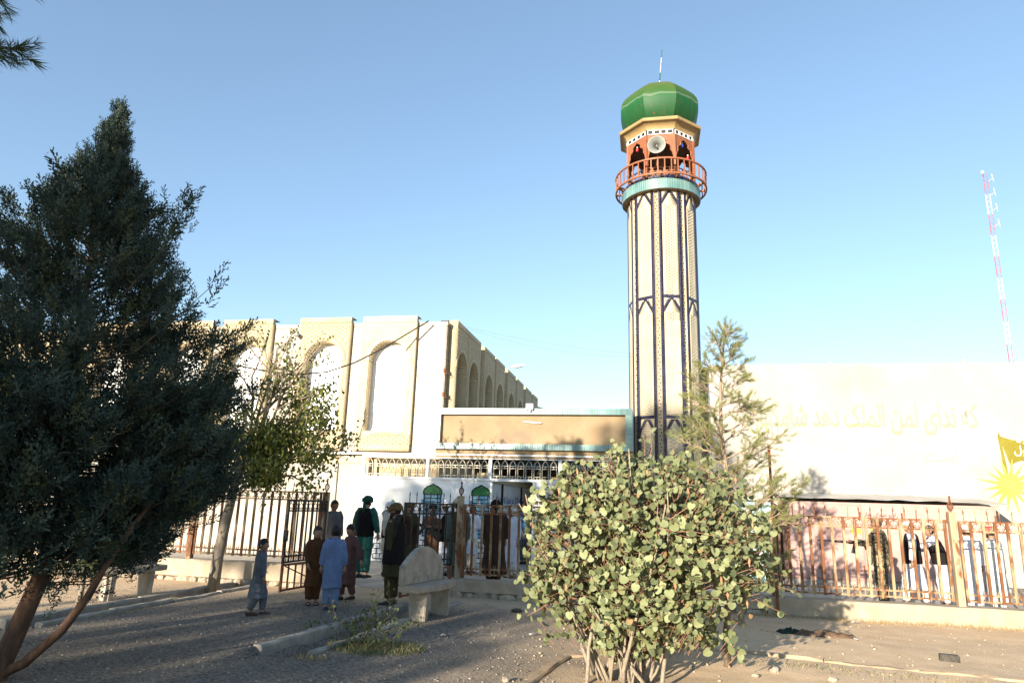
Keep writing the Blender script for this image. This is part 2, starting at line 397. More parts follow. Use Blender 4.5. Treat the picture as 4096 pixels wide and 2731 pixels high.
def panel(B, fr, x0, x1, z0, z1, ac, aw, asill, aspring, near, parent, proud=.14, depth=.42, window=True, far=False):
    """brick panel with an arched window; fr maps (x along, y out from the wall, z) to the world"""
    J = .0045; bw, bh = (.235, .0615)
    ztopc = z1-.20; hw = aw/2; ro = hw+.155
    # body with the arch opening
    mb = MB()
    def q(x, y, z): return tuple(fr @ Vector((x, y, z)))
    def face(a, b, c, d): mb.add([q(*a), q(*b), q(*c), q(*d)], [(0,1,2,3)])
    y1, yb = proud, proud-depth
    face((x0,y1,z0),(x1,y1,z0),(x1,y1,asill),(x0,y1,asill))
    face((x0,y1,asill),(ac-hw,y1,asill),(ac-hw,y1,aspring),(x0,y1,aspring)); face((ac+hw,y1,asill),(x1,y1,asill),(x1,y1,aspring),(ac+hw,y1,aspring))
    nA = 14; arc = [(ac-hw*math.cos(math.pi*i/nA), aspring+hw*1.02*math.sin(math.pi*i/nA)) for i in range(nA+1)]
    for i in range(nA):
        a, b = arc[i], arc[i+1]
        xa = x0 if i == 0 else a[0]; xb = x1 if i == nA-1 else b[0]
        face((a[0],y1,a[1]),(b[0],y1,b[1]),(xb,y1,z1),(xa,y1,z1))
        if i == 0: face((x0,y1,aspring),(a[0],y1,a[1]),(x0,y1,z1),(x0,y1,z1))
        if i == nA-1: face((b[0],y1,b[1]),(x1,y1,aspring),(x1,y1,z1),(x1,y1,z1))
        face((a[0],y1,a[1]),(a[0],yb,a[1]),(b[0],yb,b[1]),(b[0],y1,b[1]))
    face((ac-hw,y1,asill),(ac-hw,yb,asill),(ac-hw,yb,aspring),(ac-hw,y1,aspring)); face((ac+hw,y1,asill),(ac+hw,yb,asill),(ac+hw,yb,aspring),(ac+hw,y1,aspring))
    face((ac-hw,y1,asill),(ac+hw,y1,asill),(ac+hw,yb,asill),(ac-hw,yb,asill))
    face((x0,0,z0),(x0,y1,z0),(x0,y1,z1),(x0,0,z1)); face((x1,0,z0),(x1,y1,z0),(x1,y1,z1),(x1,0,z1))
    face((x0,0,z1),(x0,y1,z1),(x1,y1,z1),(x1,0,z1)); face((x0,0,z0),(x0,y1,z0),(x1,y1,z0),(x1,0,z0))
    face((x0,-.3,z1),(x1,-.3,z1),(x1,0,z1),(x0,0,z1))
    t = mb.build('brick_panel', mortar, parent, fix=False)
    th = .016
    def lay(xa, xb, zc, h, y=None, n=None):
        B.add(fr @ Matrix.Translation(((xa+xb)/2, (proud+th/2-.004) if y is None else y, zc)) @ Matrix.Diagonal((max(.01, xb-xa-J*1.6), -th, h-J*1.6, 1)), brickm, near-abs(zc-5.6)*.01)
    def run(xa, xb, zc, h, k):
        if xb-xa < .03: return
        x = xa - (bw/2 if k % 2 else 0)
        while x < xb-.02:
            a, b = max(x, xa), min(x+bw, xb)
            if b-a > .02: lay(a, b, zc, h)
            x += bw
    # soldier courses at top and foot
    for za, zb in ((ztopc, z1), (z0, z0+.2)):
        n = int((x1-x0)/.066)
        for i in range(n): lay(x0+(x1-x0)*i/n, x0+(x1-x0)*(i+1)/n, (za+zb)/2, zb-za)
    zz = z0+.2; k = 0
    while zz < ztopc-.03:
        zc = zz+bh/2; k += 1
        if asill-.16 < zc < asill:     # soldier sill band is laid once below
            run(x0, ac-hw-.02, zc, bh, k); run(ac+hw+.02, x1, zc, bh, k)
        elif zc < asill: run(x0, x1, zc, bh, k)
        elif zc < aspring: run(x0, ac-hw, zc, bh, k); run(ac+hw, x1, zc, bh, k)
        elif zc < aspring+ro:
            w = math.sqrt(max(0, ro*ro-(zc-aspring)**2)); run(x0, ac-w, zc, bh, k); run(ac+w, x1, zc, bh, k)
        else: run(x0, x1, zc, bh, k)
        zz += bh
    n = int(aw/.07)
    for i in range(n): lay(ac-hw+aw*i/n, ac-hw+aw*(i+1)/n, asill-.08, .16)
    nv = 34
    for i in range(nv):                # arch ring
        a = math.pi*(i+.5)/nv; rm = (hw+ro)/2
        B.add(fr @ Matrix.Translation((ac-rm*math.cos(a), proud+.008, aspring+rm*math.sin(a))) @ Matrix.Rotation(a-math.pi/2, 4, 'Y')
              @ Matrix.Diagonal((math.pi*rm/nv-J, -.03, ro-hw-J, 1)), brickm, near)
    # reveal courses and side edges
    rows = int((aspring-asill)/bh)
    for sx in (-1, 1):
        for i in range(rows):
            B.add(fr @ Matrix.Translation((ac+sx*(hw-.002), proud-depth/2, asill+bh*(i+.5))) @ Matrix.Rotation(-sx*math.pi/2, 4, 'Z') @ Matrix.Diagonal((depth-.02, .012, bh-J*1.6, 1)), brickm, 0)
    for i in range(20):
        a = math.pi*(i+.5)/20
        B.add(fr @ Matrix.Translation((ac-(hw-.002)*math.cos(a), proud-depth/2, aspring+(hw-.002)*math.sin(a))) @ Matrix.Rotation(a-math.pi/2, 4, 'Y') @ Matrix.Rotation(math.pi/2, 4, 'X')
              @ Matrix.Diagonal((math.pi*hw/20-J, .012, depth-.02, 1)), brickm, 0)
    rows = int((z1-z0-.4)/bh)
    for xe, sx in ((x0, -1), (x1, 1)):
        for i in range(rows):
            B.add(fr @ Matrix.Translation((xe+sx*.002, proud/2, z0+.2+bh*(i+.5))) @ Matrix.Rotation(sx*math.pi/2, 4, 'Z') @ Matrix.Diagonal((proud-.004, .012, bh-J*1.6, 1)), brickm, 0)
    # window: frame, transom and panes
    def loop(r_, zb, y):
        return [q(ac-r_, y, zb)] + [q(ac-r_*math.cos(math.pi*i/16), y, aspring+r_*math.sin(math.pi*i/16)) for i in range(17)] + [q(ac+r_, y, zb)]
    yw = yb+.06
    A = loop(hw-.004, asill+.002, yw+.04); Bq = loop(hw-.075, asill+.075, yw+.04); nL = len(A)
    w = MB(); w.add(A+Bq, [(i, (i+1) % nL, nL+(i+1) % nL, nL+i) for i in range(nL)])
    C_ = loop(hw-.075, asill+.075, yw); w.add(Bq+C_, [(i, (i+1) % nL, nL+(i+1) % nL, nL+i) for i in range(nL)])
    w.box((ac-hw+.07, yw, aspring-.04), (ac+hw-.07, yw+.045, aspring+.03), M=fr)
    fo = w.build('window_frame', white, parent, fix=False)
    gm_ = white_glaze if window else glassy
    zi = aspring-.04
    MB().add([q(ac-hw+.07,yw+.01,asill+.07), q(ac+hw-.07,yw+.01,asill+.07), q(ac+hw-.07,yw+.01,zi), q(ac-hw+.07,yw+.01,zi)], [(0,1,2,3)]).build('pane', gm_, fo, fix=False)
    pts = [q(ac-(hw-.07)*math.cos(math.pi*i/16), yw+.01, aspring+.03+(hw-.07)*math.sin(math.pi*i/16)) for i in range(17)]
    MB().add(pts, [tuple(range(17))]).build('pane', gm_, fo, fix=False)

hall = thing('mosque_hall', (-10, 22, 0), 'buff brick mosque hall with arched windows and marble corner behind the gate', 'building')
FV, FU = 19.9, -6.15                   # front plane, side plane of the hall
ZR = 7.25
# core walls, set behind the marble skin and window recesses
cb = MB()
cb.box((-30, FV+.5, -.1), (FU-.52, 37.5, ZR-.05)); cb.build('core_wall', plaster_w, hall)
MB().box((-30.2, FV-.02, ZR-.12), (FU+.04, 37.6, ZR)).build('roof_slab', marble, hall)
BK = Bricks()
frF = Matrix(((1,0,0,0),(0,-1,0,FV),(0,0,1,0),(0,0,0,1)))              # x along the front, y out towards the street
frS = Matrix(((0,1,0,FU),(1,0,0,0),(0,0,1,0),(0,0,0,1)))               # x along the side (away), y out to the right
fronts = [(-8.88, -7.08), (-11.07, -9.285), (-13.83, -12.04), (-16.02, -14.235), (-18.8, -17.0)]
for i, (a, b) in enumerate(fronts):
    c = (a+b)/2+.02
    panel(BK, frF, a, b, 3.19, 7.43, c, 1.27, 3.80, 6.0, 10-i, hall)
sides = [(19.72, 21.26), (21.52, 23.10), (23.84, 25.42), (25.83, 27.36), (28.16, 29.76), (30.3, 31.8), (32.55, 34.15), (34.6, 36.15)]
for i, (a, b) in enumerate(sides):
    panel(BK, frS, a+.45 if i == 0 else a, b+.3 if i == 0 else b+.18, 3.19, 7.36, (a+b)/2+(.38 if i == 0 else .09), 1.14, 3.80, 5.85, 2-i*.1, hall, proud=.28, window=False)
BK.emit(hall, 300)
# marble slabs between the panels and on the corner
slab_me = bx0.mesh('marble_slab', marble)
def slabs(fr, x0, x1, z0, z1, per=1):
    h = .245; z = z0; k = 0
    while z < z1-.05:
        hh = min(h, z1-z); n = max(1, round((x1-x0)/.62)); cuts = [x0+(x1-x0)*i/n for i in range(n+1)]
        if n == 1 and x1-x0 > .5 and k % 2: cuts = [x0, x0+(x1-x0)*random.uniform(.3,.7), x1]
        if n > 1 and k % 2: cuts = [x0]+[(cuts[i]+cuts[i+1])/2 for i in range(n)]+[x1]
        for a, b in zip(cuts[:-1], cuts[1:]):
            link('marble_slab', slab_me, hall, fr @ Matrix.Translation(((a+b)/2, .01+random.uniform(-.001,.001), z+hh/2)) @ Matrix.Diagonal((b-a-.006, -.02, hh-.006, 1)))
        z += hh; k += 1
backs = MB()
edges = [-7.08, FU] 
slabs(frF, -7.08, FU, 3.1, ZR-.13)
for a, b in ((-9.285, -8.88), (-12.04, -11.07), (-14.235, -13.83)): slabs(frF, a, b, 3.1, ZR-.13)
slabs(frS, FV, 20.17, 3.1, ZR-.13); slabs(frS, 23.3, 23.84, 3.1, ZR-.13); slabs(frS, 27.54, 28.16, 3.1, ZR-.13)
# wall behind slabs and around the window recesses
for a, b in ((-7.08, FU), (-9.285, -8.88), (-12.04, -11.07), (-14.235, -13.83), (-17.0, -16.02), (-30, -18.8)):
    backs.box((a-.002, FV+.002, -.1), (b+.002 if b != FU else FU-.002, FV+.52, ZR-.13))
for a, b in fronts: backs.box((a+.002, FV+.002, -.1), (b-.002, FV+.52, 3.6)); backs.box((a+.002, FV+.3, 3.6), (b-.002, FV+.52, ZR-.13))
sides[0] = (FV+.53, sides[0][1])
vs = [FV+.52] + [x for s in sides for x in (s[0], s[1]+.18)] + [37.5]
for i in range(0, len(vs), 2): backs.box((FU-.52, vs[i], -.1), (FU-.002, vs[i+1], ZR-.13))
for a, b in sides: backs.box((FU-.52, a, -.1), (FU-.002, b+.2, 3.6)); backs.box((FU-.52, a, 3.6), (FU-.2, b+.2, ZR-.13))
backs.build('wall_backing', mortar, hall, fix=False)
# street-level wall under the hall front
lw = MB().box((-30, FV-.22, -.1), (-8.3, FV, 2.78)); lw.build('lower_wall', plaster_w, hall)
ub = Bricks()
for i in range(150):
    ub.add(Matrix.Translation((-8.33-.075*(i+.5), FV-.23, 2.92)) @ Matrix.Diagonal((.068, .03, .24, 1)), brickm, -i)
MB().box((-20, FV-.215, 2.78), (-8.3, FV, 3.05)).build('brick_band_core', mortar, hall)
ub.emit(hall, 60, 'brick', 'brick_band')
MB().box((-24, FV-.42, 3.06), (-8.3, FV-.1, 3.13)).build('ledge', white, hall)
MB().tube([(-9.3, FV-.25, 3.06), (-9.3, FV-.25, 0.1)], .035, 8).build('drain_pipe', plaster_w, hall, True)
MB().tube([(-11.25, FV+.1, 6.95), (-11.05, FV-.35, 6.82)], .07, 10).build('roof_spout', tin, hall, True)
# cable clamps on the marble corner
for z in (5.72, 4.98):
    c = MB().box((FU-.02, FV-.05, z-.09), (FU+.05, FV+.02, z+.03)); c.tube([(FU+.05, FV, z-.05), (FU+.13, FV+.02, z-.12), (FU+.02, FV-.02, z-.16)], .012, 5)
    c.build('cable_clamp', rust, hall)
# canopy roof edge of the far wing
MB().prism([(-5.9, 36.6, 6.55), (-5.9, 42, 6.55), (-5.9, 42, 6.7), (-5.9, 36.6, 6.95)], (1.7, 0, -.45)).build('far_canopy', gold, hall)

# ================================================================== SIGN BOARD
sg = thing('tiled_sign_board', (-3.3, 19.1, 3.05), 'long tan sign board framed in turquoise tiles beside the minaret', 'sign')
SX0, SX1, SZ0, SZ1 = -6.11, -.42, 3.235, 4.41
IX0, IX1, IZ0, IZ1 = -5.93, -.62, 3.40, 4.235
MB().box((SX0+.03, 19.22, 3.0), (SX1, 19.6, SZ1-.03)).build('panel', tan, sg)
fr_ = MB(); fr_.box((SX0, 19.1, SZ0), (SX1, 19.24, IZ0)); fr_.box((SX0, 19.1, IZ1), (SX1, 19.24, SZ1))
fr_.box((SX0, 19.1, IZ0), (IX0, 19.24, IZ1)); fr_.box((IX1, 19.1, IZ0), (SX1, 19.24, IZ1)); fr_.build('frame', grout, sg)
tile_me = bx0.mesh('tile', turq)
n = 82
for za, zb in ((SZ0, IZ0), (IZ1, SZ1)):
    for i in range(n):
        a = SX0+(SX1-SX0)*i/n; w = (SX1-SX0)/n
        link('tile', tile_me, sg, Matrix.Translation((a+w/2, 19.092+random.uniform(-.002,.002), (za+zb)/2)) @ Matrix.Diagonal((w-.008, .03, zb-za-.004, 1)))
for xa, xb in ((SX0, IX0), (IX1, SX1)):
    for i in range(12):
        h = (IZ1-IZ0)/12
        link('tile', tile_me, sg, Matrix.Translation(((xa+xb)/2, 19.092, IZ0+h*(i+.5))) @ Matrix.Diagonal((xb-xa-.004, .03, h-.008, 1)))
# tube lamp holder and hooks on the board
MB().tube([(-3.5, 19.19, 4.04), (-2.97, 19.19, 4.005)], .022, 8).build('tube_lamp', white, sg, True)
fl = thing('floodlight', (-3.3, 19.05, 4.36), 'small square white floodlight on top of the tiled sign board', 'lamp')
q = MB().box((-3.40, 18.98, 4.36), (-3.20, 19.09, 4.53)); q.build('housing', white, fl)
MB().box((-3.37, 18.965, 4.385), (-3.23, 18.978, 4.505)).build('lens', mat('lamp_lens', (.55,.56,.55), None, rough=.2), fl)
MB().box((-3.33, 19.0, 4.30), (-3.27, 19.08, 4.358)).build('bracket', tin, fl)
# ================================================================== LETTERING
# Persian letters as joined presentation forms (isolated, final, initial, medial)
FORMS = {'ا':'\uFE8D\uFE8E', 'آ':'\uFE81\uFE82', 'ب':'\uFE8F\uFE90\uFE91\uFE92', 'ت':'\uFE95\uFE96\uFE97\uFE98', 'ج':'\uFE9D\uFE9E\uFE9F\uFEA0',
 'د':'\uFEA9\uFEAA', 'ر':'\uFEAD\uFEAE', 'ز':'\uFEAF\uFEB0', 'س':'\uFEB1\uFEB2\uFEB3\uFEB4', 'ش':'\uFEB5\uFEB6\uFEB7\uFEB8', 'ص':'\uFEB9\uFEBA\uFEBB\uFEBC',
 'ق':'\uFED5\uFED6\uFED7\uFED8', 'ک':'\uFB8E\uFB8F\uFB90\uFB91', 'گ':'\uFB92\uFB93\uFB94\uFB95', 'ل':'\uFEDD\uFEDE\uFEDF\uFEE0', 'م':'\uFEE1\uFEE2\uFEE3\uFEE4',
 'ن':'\uFEE5\uFEE6\uFEE7\uFEE8', 'ه':'\uFEE9\uFEEA\uFEEB\uFEEC', 'و':'\uFEED\uFEEE', 'ی':'\uFBFC\uFBFD\uFBFE\uFBFF'}
def shape(txt):
    out = []
    for w in txt.split(' '):
        r_ = []
        for i, ch in enumerate(w):
            f = FORMS[ch]
            prev = i > 0 and len(FORMS[w[i-1]]) == 4
            nxt = i < len(w)-1 and len(f) == 4
            r_.append(f[3] if prev and nxt else f[1] if prev else f[2] if nxt else f[0])
        out.append(''.join(reversed(r_)))
    return ' '.join(reversed(out))
def text_me(name, txt, m_, width, height=None, th=.0025, bold=0.0):
    """flat painted lettering as a mesh in the XZ plane, centred on x, resting on z=0"""
    c = bpy.data.curves.new(name, 'FONT'); c.body = shape(txt); c.extrude = th; c.offset = bold; c.resolution_u = 3; c.space_character = .97
    o = bpy.data.objects.new(name, c); COL.objects.link(o)
    me = bpy.data.meshes.new_from_object(o.evaluated_get(bpy.context.evaluated_depsgraph_get()))
    bpy.data.objects.remove(o); bpy.data.curves.remove(c)
    n = len(me.vertices); co = np.empty(n*3, np.float32); me.vertices.foreach_get('co', co); co = co.reshape(-1, 3)
    x0, x1 = co[:, 0].min(), co[:, 0].max(); k = width/(x1-x0); kz = k if height is None else height/(co[:, 1].max()-co[:, 1].min())
    new = np.stack([(co[:, 0]-(x0+x1)/2)*k, -co[:, 2], (co[:, 1])*kz], -1)
    # overlapping strokes must not share a plane: step every stroke by a hair
    lab = np.arange(n); E_ = np.array([e.vertices[:] for e in me.edges])
    for _ in range(400):
        m_min = np.minimum(lab[E_[:, 0]], lab[E_[:, 1]]); l2 = lab.copy(); np.minimum.at(l2, E_[:, 0], m_min); np.minimum.at(l2, E_[:, 1], m_min)
        if (l2 == lab).all(): break
        lab = l2
    new[:, 1] -= (np.unique(lab, return_inverse=True)[1] % 7)*.0003
    me.vertices.foreach_set('co', new.astype(np.float32).ravel()); me.materials.clear(); me.materials.append(m_); me.update(); return me

# ================================================================== ENTRANCE GATE WALL
eg = thing('entrance_gate_wall', (-5, VG, 0), 'white steel entrance gate with pointed-arch railing and painted minaret motifs', 'gate')
mb = MB()
xsP = [-8.28, -6.31, -4.44, -2.44, -.55]
mb.box((-8.33, VG-.05, 2.97), (-.5, VG+.05, 3.06)); mb.box((-8.33, VG-.05, 2.36), (-.5, VG+.05, 2.43))
for x in xsP: mb.box((x-.045, VG-.042, 2.43), (x+.045, VG+.042, 2.97))
mb.box((-8.33, VG-.05, 0.0), (-8.25, VG+.05, 2.36)); mb.box((-4.42, VG-.04, .03), (-4.36, VG+.04, 2.36)); mb.box((-3.2, VG-.04, .03), (-3.13, VG+.04, 2.36))
mb.build('gate_frame', white, eg)
mb = MB().box((-8.33, VG-.12, 3.062), (-.5, VG+.12, 3.10)); mb.build('top_ledge', white, eg)
MB().box((-8.25, VG-.015, .06), (-4.42, VG+.015, 2.36)).build('sheet', white, eg)
MB().box((-3.13, VG-.015, .06), (-.5, VG+.015, 2.36)).build('sheet', white, eg)
for x in (-8.2, -4.62, -3.1): pass
# pointed-arch railing motifs
a = MB(); r_ = .0125; w, zt = .088, .52
arch = [(-w, 0, .0), (-w, 0, .37)] + [(-w+.03, 0, .44), (0, 0, zt), (w-.03, 0, .44)] + [(w, 0, .37), (w, 0, 0)]
a.tube(arch, r_, 5); a.tube([(-w, 0, .36), (w, 0, .36)], .008, 4); a.tube([(0, 0, .36), (0, 0, .30)], .007, 4); a.tube([(-w, 0, .29), (w, 0, .29)], .008, 4)
a.tube([(-w, 0, .07), (w, 0, .07)], .009, 4); a.tube([(0, 0, .07), (0, 0, 0)], .008, 4)
steel = mat('worn_steel_bar', (.42,.38,.30), (.50,.46,.38), 9, .45, .1, 40, c3=(.2,.17,.13), s3=6, metal=.25)
am = a.mesh('arch_motif', steel); fixn(am)
for i in range(3):
    x0, x1 = xsP[i]+.07, xsP[i+1]-.07
    for k in range(8): link('arch_motif', am, eg, T(x0+(x1-x0)*(k+.5)/8, VG, 2.43))
for k in range(6): link('arch_motif', am, eg, T(-2.3+.24*k, VG, 2.43))
# painted, moulded minaret motifs on the sheet
teal_glass = mat('blue_louvre_paint', (.08,.24,.36), (.20,.46,.60), 3.5, .3, 0, spec=.5)
green_m = mat('green_motif_paint', (.02,.13,.035), (.03,.17,.05), 4, .4)
blackm = mat('black_moulding', (.012,.02,.022), None, rough=.4)
def motif(cx, zb, zt, w, small=False):
    y = VG-.022
    hw = w/2; dz = zt-zb; sh = zb+dz*.80
    dome = [(-hw, sh)] + [(-hw*1.02, sh+dz*.05), (-hw*.93, sh+dz*.10), (-hw*.62, sh+dz*.145), (-hw*.25, sh+dz*.172), (0, zt), (hw*.25, sh+dz*.172), (hw*.62, sh+dz*.145), (hw*.93, sh+dz*.10), (hw*1.02, sh+dz*.05)] + [(hw, sh)]
    t = MB().prism([(cx+a_, y, b_) for a_, b_ in dome], (0, .014, 0)).build('motif_dome', green_m, eg)
    if small: body = [(-hw, zb), (-hw, sh), (hw, sh), (hw, zb)]
    else: body = [(-hw*.86, zb), (-hw*.93, sh), (hw*.93, sh), (hw*.86, zb)]
    o = MB().prism([(cx+a_, y+.003, b_) for a_, b_ in body], (0, .012, 0)).build('motif_body', teal_glass, eg)
    mo = MB(); pts = [(cx+a_, y-.004, b_) for a_, b_ in body[:2]] + [(cx+a_, y-.004, b_) for a_, b_ in dome] + [(cx+a_, y-.004, b_) for a_, b_ in body[2:]]
    mo.tube(pts, .017, 5)
    for k in range(int((sh-zb)/.105)+1):
        z = sh-.105*k
        if z > zb: mo.box((cx-hw*.92, y-.014, z-.012), (cx+hw*.92, y+.002, z+.012))
    mo.build('motif_moulding', blackm, eg)
for cx in (-6.11, -4.68): 
    motif(cx, .78, 2.24, .54)
    for sx in (-1, 1): MB().box((cx+sx*.30-.03, VG-.035, 1.68), (cx+sx*.30+.03, VG-.016, 1.80)).build('motif_bracket', teal_glass, eg)
# bricked bases, small arched lights and wings of the motif
mo = MB()
for cx, ww in ((-6.11, .62), (-4.68, .62), (-7.35, .9)):
    zz = [.12, .26, .40, .54, .68]
    for z in zz: mo.box((cx-ww/2, VG-.03, z-.012), (cx+ww/2, VG-.014, z+.012))
    for k, z in enumerate(zz[:-1]):
        for x in np.arange(cx-ww/2+(.1 if k % 2 else 0), cx+ww/2+.01, .2): mo.box((x-.01, VG-.028, z+.012), (x+.01, VG-.014, z+.128))
mo.build('motif_brick_lines', blackm, eg)
def lancet(cx, zb, zt, w):
    pts = [(cx-w/2, zb), (cx-w/2, zb+(zt-zb)*.68), (cx, zt), (cx+w/2, zb+(zt-zb)*.68), (cx+w/2, zb)]
    MB().prism([(a_, VG-.02, b_) for a_, b_ in pts], (0, .006, 0)).build('motif_window', teal_glass, eg)
    m2 = MB().tube([(a_, VG-.026, b_) for a_, b_ in pts+pts[:1]], .014, 4)
    for k in range(3): m2.box((cx-w/2, VG-.03, zb+.1+.1*k), (cx+w/2, VG-.018, zb+.115+.1*k))
    m2.build('motif_moulding', blackm, eg)
for cx in (-7.3, -5.35, -4.68+.0): 
    if cx != -4.68: lancet(cx, .85, 1.32, .30)
motif(-5.35, 1.35, 2.0, .42, True) if False else None
g2 = MB().prism([(-5.62, VG-.02, 1.62), (-5.5, VG-.02, 1.75), (-5.35, VG-.02, 1.93), (-5.2, VG-.02, 1.75), (-5.08, VG-.02, 1.62)], (0, .006, 0)); g2.build('motif_dome', green_m, eg)
g2 = MB().prism([(-7.5, VG-.02, 1.52), (-7.4, VG-.02, 1.68), (-7.3, VG-.02, 1.78), (-7.2, VG-.02, 1.68), (-7.1, VG-.02, 1.52)], (0, .006, 0)); g2.build('motif_dome', green_m, eg)
MB().tube([(-7.0, VG-.022, .2), (-7.0, VG-.022, 1.25)], .01, 4).build('motif_moulding', blackm, eg)

# passage behind the gate: side wall with blue lettering, canopy, beams
pw = thing('passage_wall', (-4.5, 23, 0), 'white passage wall with blue lettering receding behind the gate opening', 'wall')
MB().box((-4.75, VG+.06, 0), (-4.5, 28, 2.33)).build('wall_face', white, pw)
bluep = mat('blue_letter_paint', (.03,.15,.42), (.05,.2,.5), 6, .6)
me = text_me('lettering', 'هر که این مرز سجده به سجود است', bluep, 4.6, .42)
link('lettering', me, pw, Matrix.Translation((-4.496, 22.2, 1.75)) @ Matrix.Rotation(math.pi/2, 4, 'Z'))
MB().box((-4.9, VG+.3, 2.33), (-4.45, 30, 2.60)).build('capping', mortar, pw)
for y in (21.2, 24.5): MB().box((-4.498, y-.03, .05), (-4.44, y+.03, 2.33)).build('joint_post', dark, pw)
cy = thing('courtyard_canopy', (-3, 24, 0), 'shaded flat canopy with teal beam over the passage behind the railing', 'canopy')
MB().box((-6.1, 23.8, 3.25), (1.5, 29, 3.4)).build('ceiling', concrete, cy)
MB().box((-6.0, 24.0, 2.98), (1.5, 24.2, 3.14)).build('beam', mat('teal_beam_paint', (.05,.10,.11), (.07,.13,.14), 3, .5), cy)
MB().box((-6.1, 28.5, 0), (2.5, 28.8, 3.25)).build('back_wall', tan, cy)
for x in (-2.9, -.4): MB().box((x-.18, 25.8, 0), (x+.18, 26.2, 3.25)).build('pillar', mortar, cy)

# ================================================================== RIGHT PLASTER WALL WITH MURAL
RWV = 20.6
rwall = thing('mural_wall', (6, RWV, 0), 'tall cream plastered wall with faded painted lettering and yellow flag mural', 'wall')
wallm = mat('mural_plaster', (.33,.303,.268), (.37,.342,.305), 1.0, .9, .25, 18, c3=(.305,.272,.23), s3=.45, lo3=.56, hi3=.72)
rings = []
n = 34
for i in range(n+1):
    x = 1.78+(16-1.78)*i/n; z = 5.93+random.uniform(-.014,.014)+.02*fnoise(x, 0, .7)
    rings.append([(x, RWV, -.1), (x, RWV+random.uniform(-.004,.004), z), (x, RWV+.4, z), (x, RWV+.4, -.1)])
MB().loft(rings).build('wall_body', wallm, rwall)
faint = mat('faded_letter_paint', (.22,.235,.22), (.255,.26,.235), 3, .9)
outl = mat('faded_yellow_outline', (.31,.27,.11), (.33,.29,.14), 2, .9)
me = text_me('lettering', 'که ندای لمن الملک دهد شامگهان', outl, 5.98, .98, .0015, .014); link('lettering_outline', me, rwall, T(5.8, RWV-.0055, 4.15))
me = text_me('lettering', 'که ندای لمن الملک دهد شامگهان', faint, 5.95, .94, .0015); link('lettering', me, rwall, T(5.8, RWV-.0095, 4.17))
me = text_me('lettering', 'است', faint, .8, .32, .0015); link('lettering', me, rwall, T(7.75, RWV-.008, 3.2))
yel = mat('yellow_mural_paint', (.32,.275,.05), (.37,.32,.08), 3, .8)
olv = mat('olive_yellow_mural_paint', (.165,.14,.012), (.20,.17,.02), 3, .8)
# flag on its staff
fx, fz = 9.33, 3.05
MB().prism([(9.27, RWV-.004, 2.7), (9.20, RWV-.004, 3.92), (9.235, RWV-.004, 4.02), (9.265, RWV-.004, 3.92), (9.36, RWV-.004, 2.7)], (0, .008, 0)).build('painted_staff', olv, rwall)
top = [(9.22+i*.16, 3.93-.10*math.sin(i*.55)-.012*i) for i in range(9)]; bot = [(9.42+i*.13, 3.13+.14*math.sin(i*.7)) for i in range(8)]
MB().prism([(x, RWV-.006, z) for x, z in top] + [(x, RWV-.006, z) for x, z in reversed(bot)], (0, .009, 0)).build('painted_flag', olv, rwall)
me = text_me('lettering', 'رسول', mat('white_letter_paint', (.76,.74,.68), None, rough=.9), .62, .28, .0015); link('lettering', me, rwall, T(9.86, RWV-.0085, 3.46))
me = text_me('lettering', 'الله', MATS['white_letter_paint'], .36, .22, .0015); link('lettering', me, rwall, T(9.82, RWV-.0085, 3.72))
pts = []
random.seed(3)
for i in range(32):
    a_ = 2*math.pi*i/32; rr = (.62+.22*random.random()) if i % 2 else .26
    pts.append((9.34+rr*math.cos(a_), RWV-.008, 2.62+rr*math.sin(a_)))
MB().prism(pts, (0, .004, 0)).build('painted_sunburst', yel, rwall)
for i, (x, s) in enumerate(((5.19, .12), (8.66, .17), (2.25, .16))):
    me = MB().lathe([(.5, 0), (.46, .35), (.3, .75), (.12, 1)], 9).mesh('parapet_lump', wallm); link('parapet_lump', me, rwall, T(x, RWV+.12, 5.92, .3*i, (s, s, s*.85)))
MB().box((1.58, RWV+.41, -.1), (1.775, RWV+.7, 5.95)).build('end_pier', concrete_pale, rwall)

# ================================================================== KIOSKS
kk = thing('pink_kiosk', (5.8, 18.9, ZT), 'long rusty pink sheet-metal kiosk with tin roof against the mural wall', 'kiosk')
KV = 18.9
MB().box((3.47, KV+.03, .16), (8.2, 20.4, 2.04)).build('body', pink, kk)
MB().box((3.4, KV-.05, ZT-.05), (8.3, 20.45, .16)).build('plinth', concrete, kk)
cuts = [3.47, 4.15, 5.17, 6.13, 7.14, 8.2]
for a_, b_ in zip(cuts[:-1], cuts[1:]):
    d = MB().box((a_+.012, KV, .2), (b_-.012, KV+.028, 2.02)).build('door_panel', pink, kk)
    f_ = MB()
    for x in (a_+.02, b_-.045): f_.box((x, KV-.014, .21), (x+.025, KV-.002, 2.01))
    f_.box((a_+.046, KV-.013, .21), (b_-.046, KV-.002, .24)); f_.box((a_+.046, KV-.013, 1.98), (b_-.046, KV-.002, 2.01))
    f_.build('door_edge', pink, d)
    hp = MB().box((b_-.06, KV-.03, 1.70), (b_-.02, KV-.015, 1.82)); hp.box((b_-.075, KV-.04, 1.62), (b_-.035, KV-.016, 1.70)); hp.build('hasp', rust, d)
    hp = MB().box((b_-.05, KV-.03, .42), (b_-.02, KV-.015, .55)); hp.build('hinge', rust, d)
rf = []
for i in range(25):
    x = 3.3+(8.65-3.3)*i/24; z = 2.13+.012*math.sin(i*1.7)+random.uniform(-.008,.008)-.06*max(0, (i-16)/8)
    rf.append([(x, KV-.16+random.uniform(-.02,.02), z-.012), (x, KV-.16, z), (x, RWV-.02, z+.16), (x, RWV-.02, z+.148)])
MB().loft(rf).build('tin_roof', tin, kk)
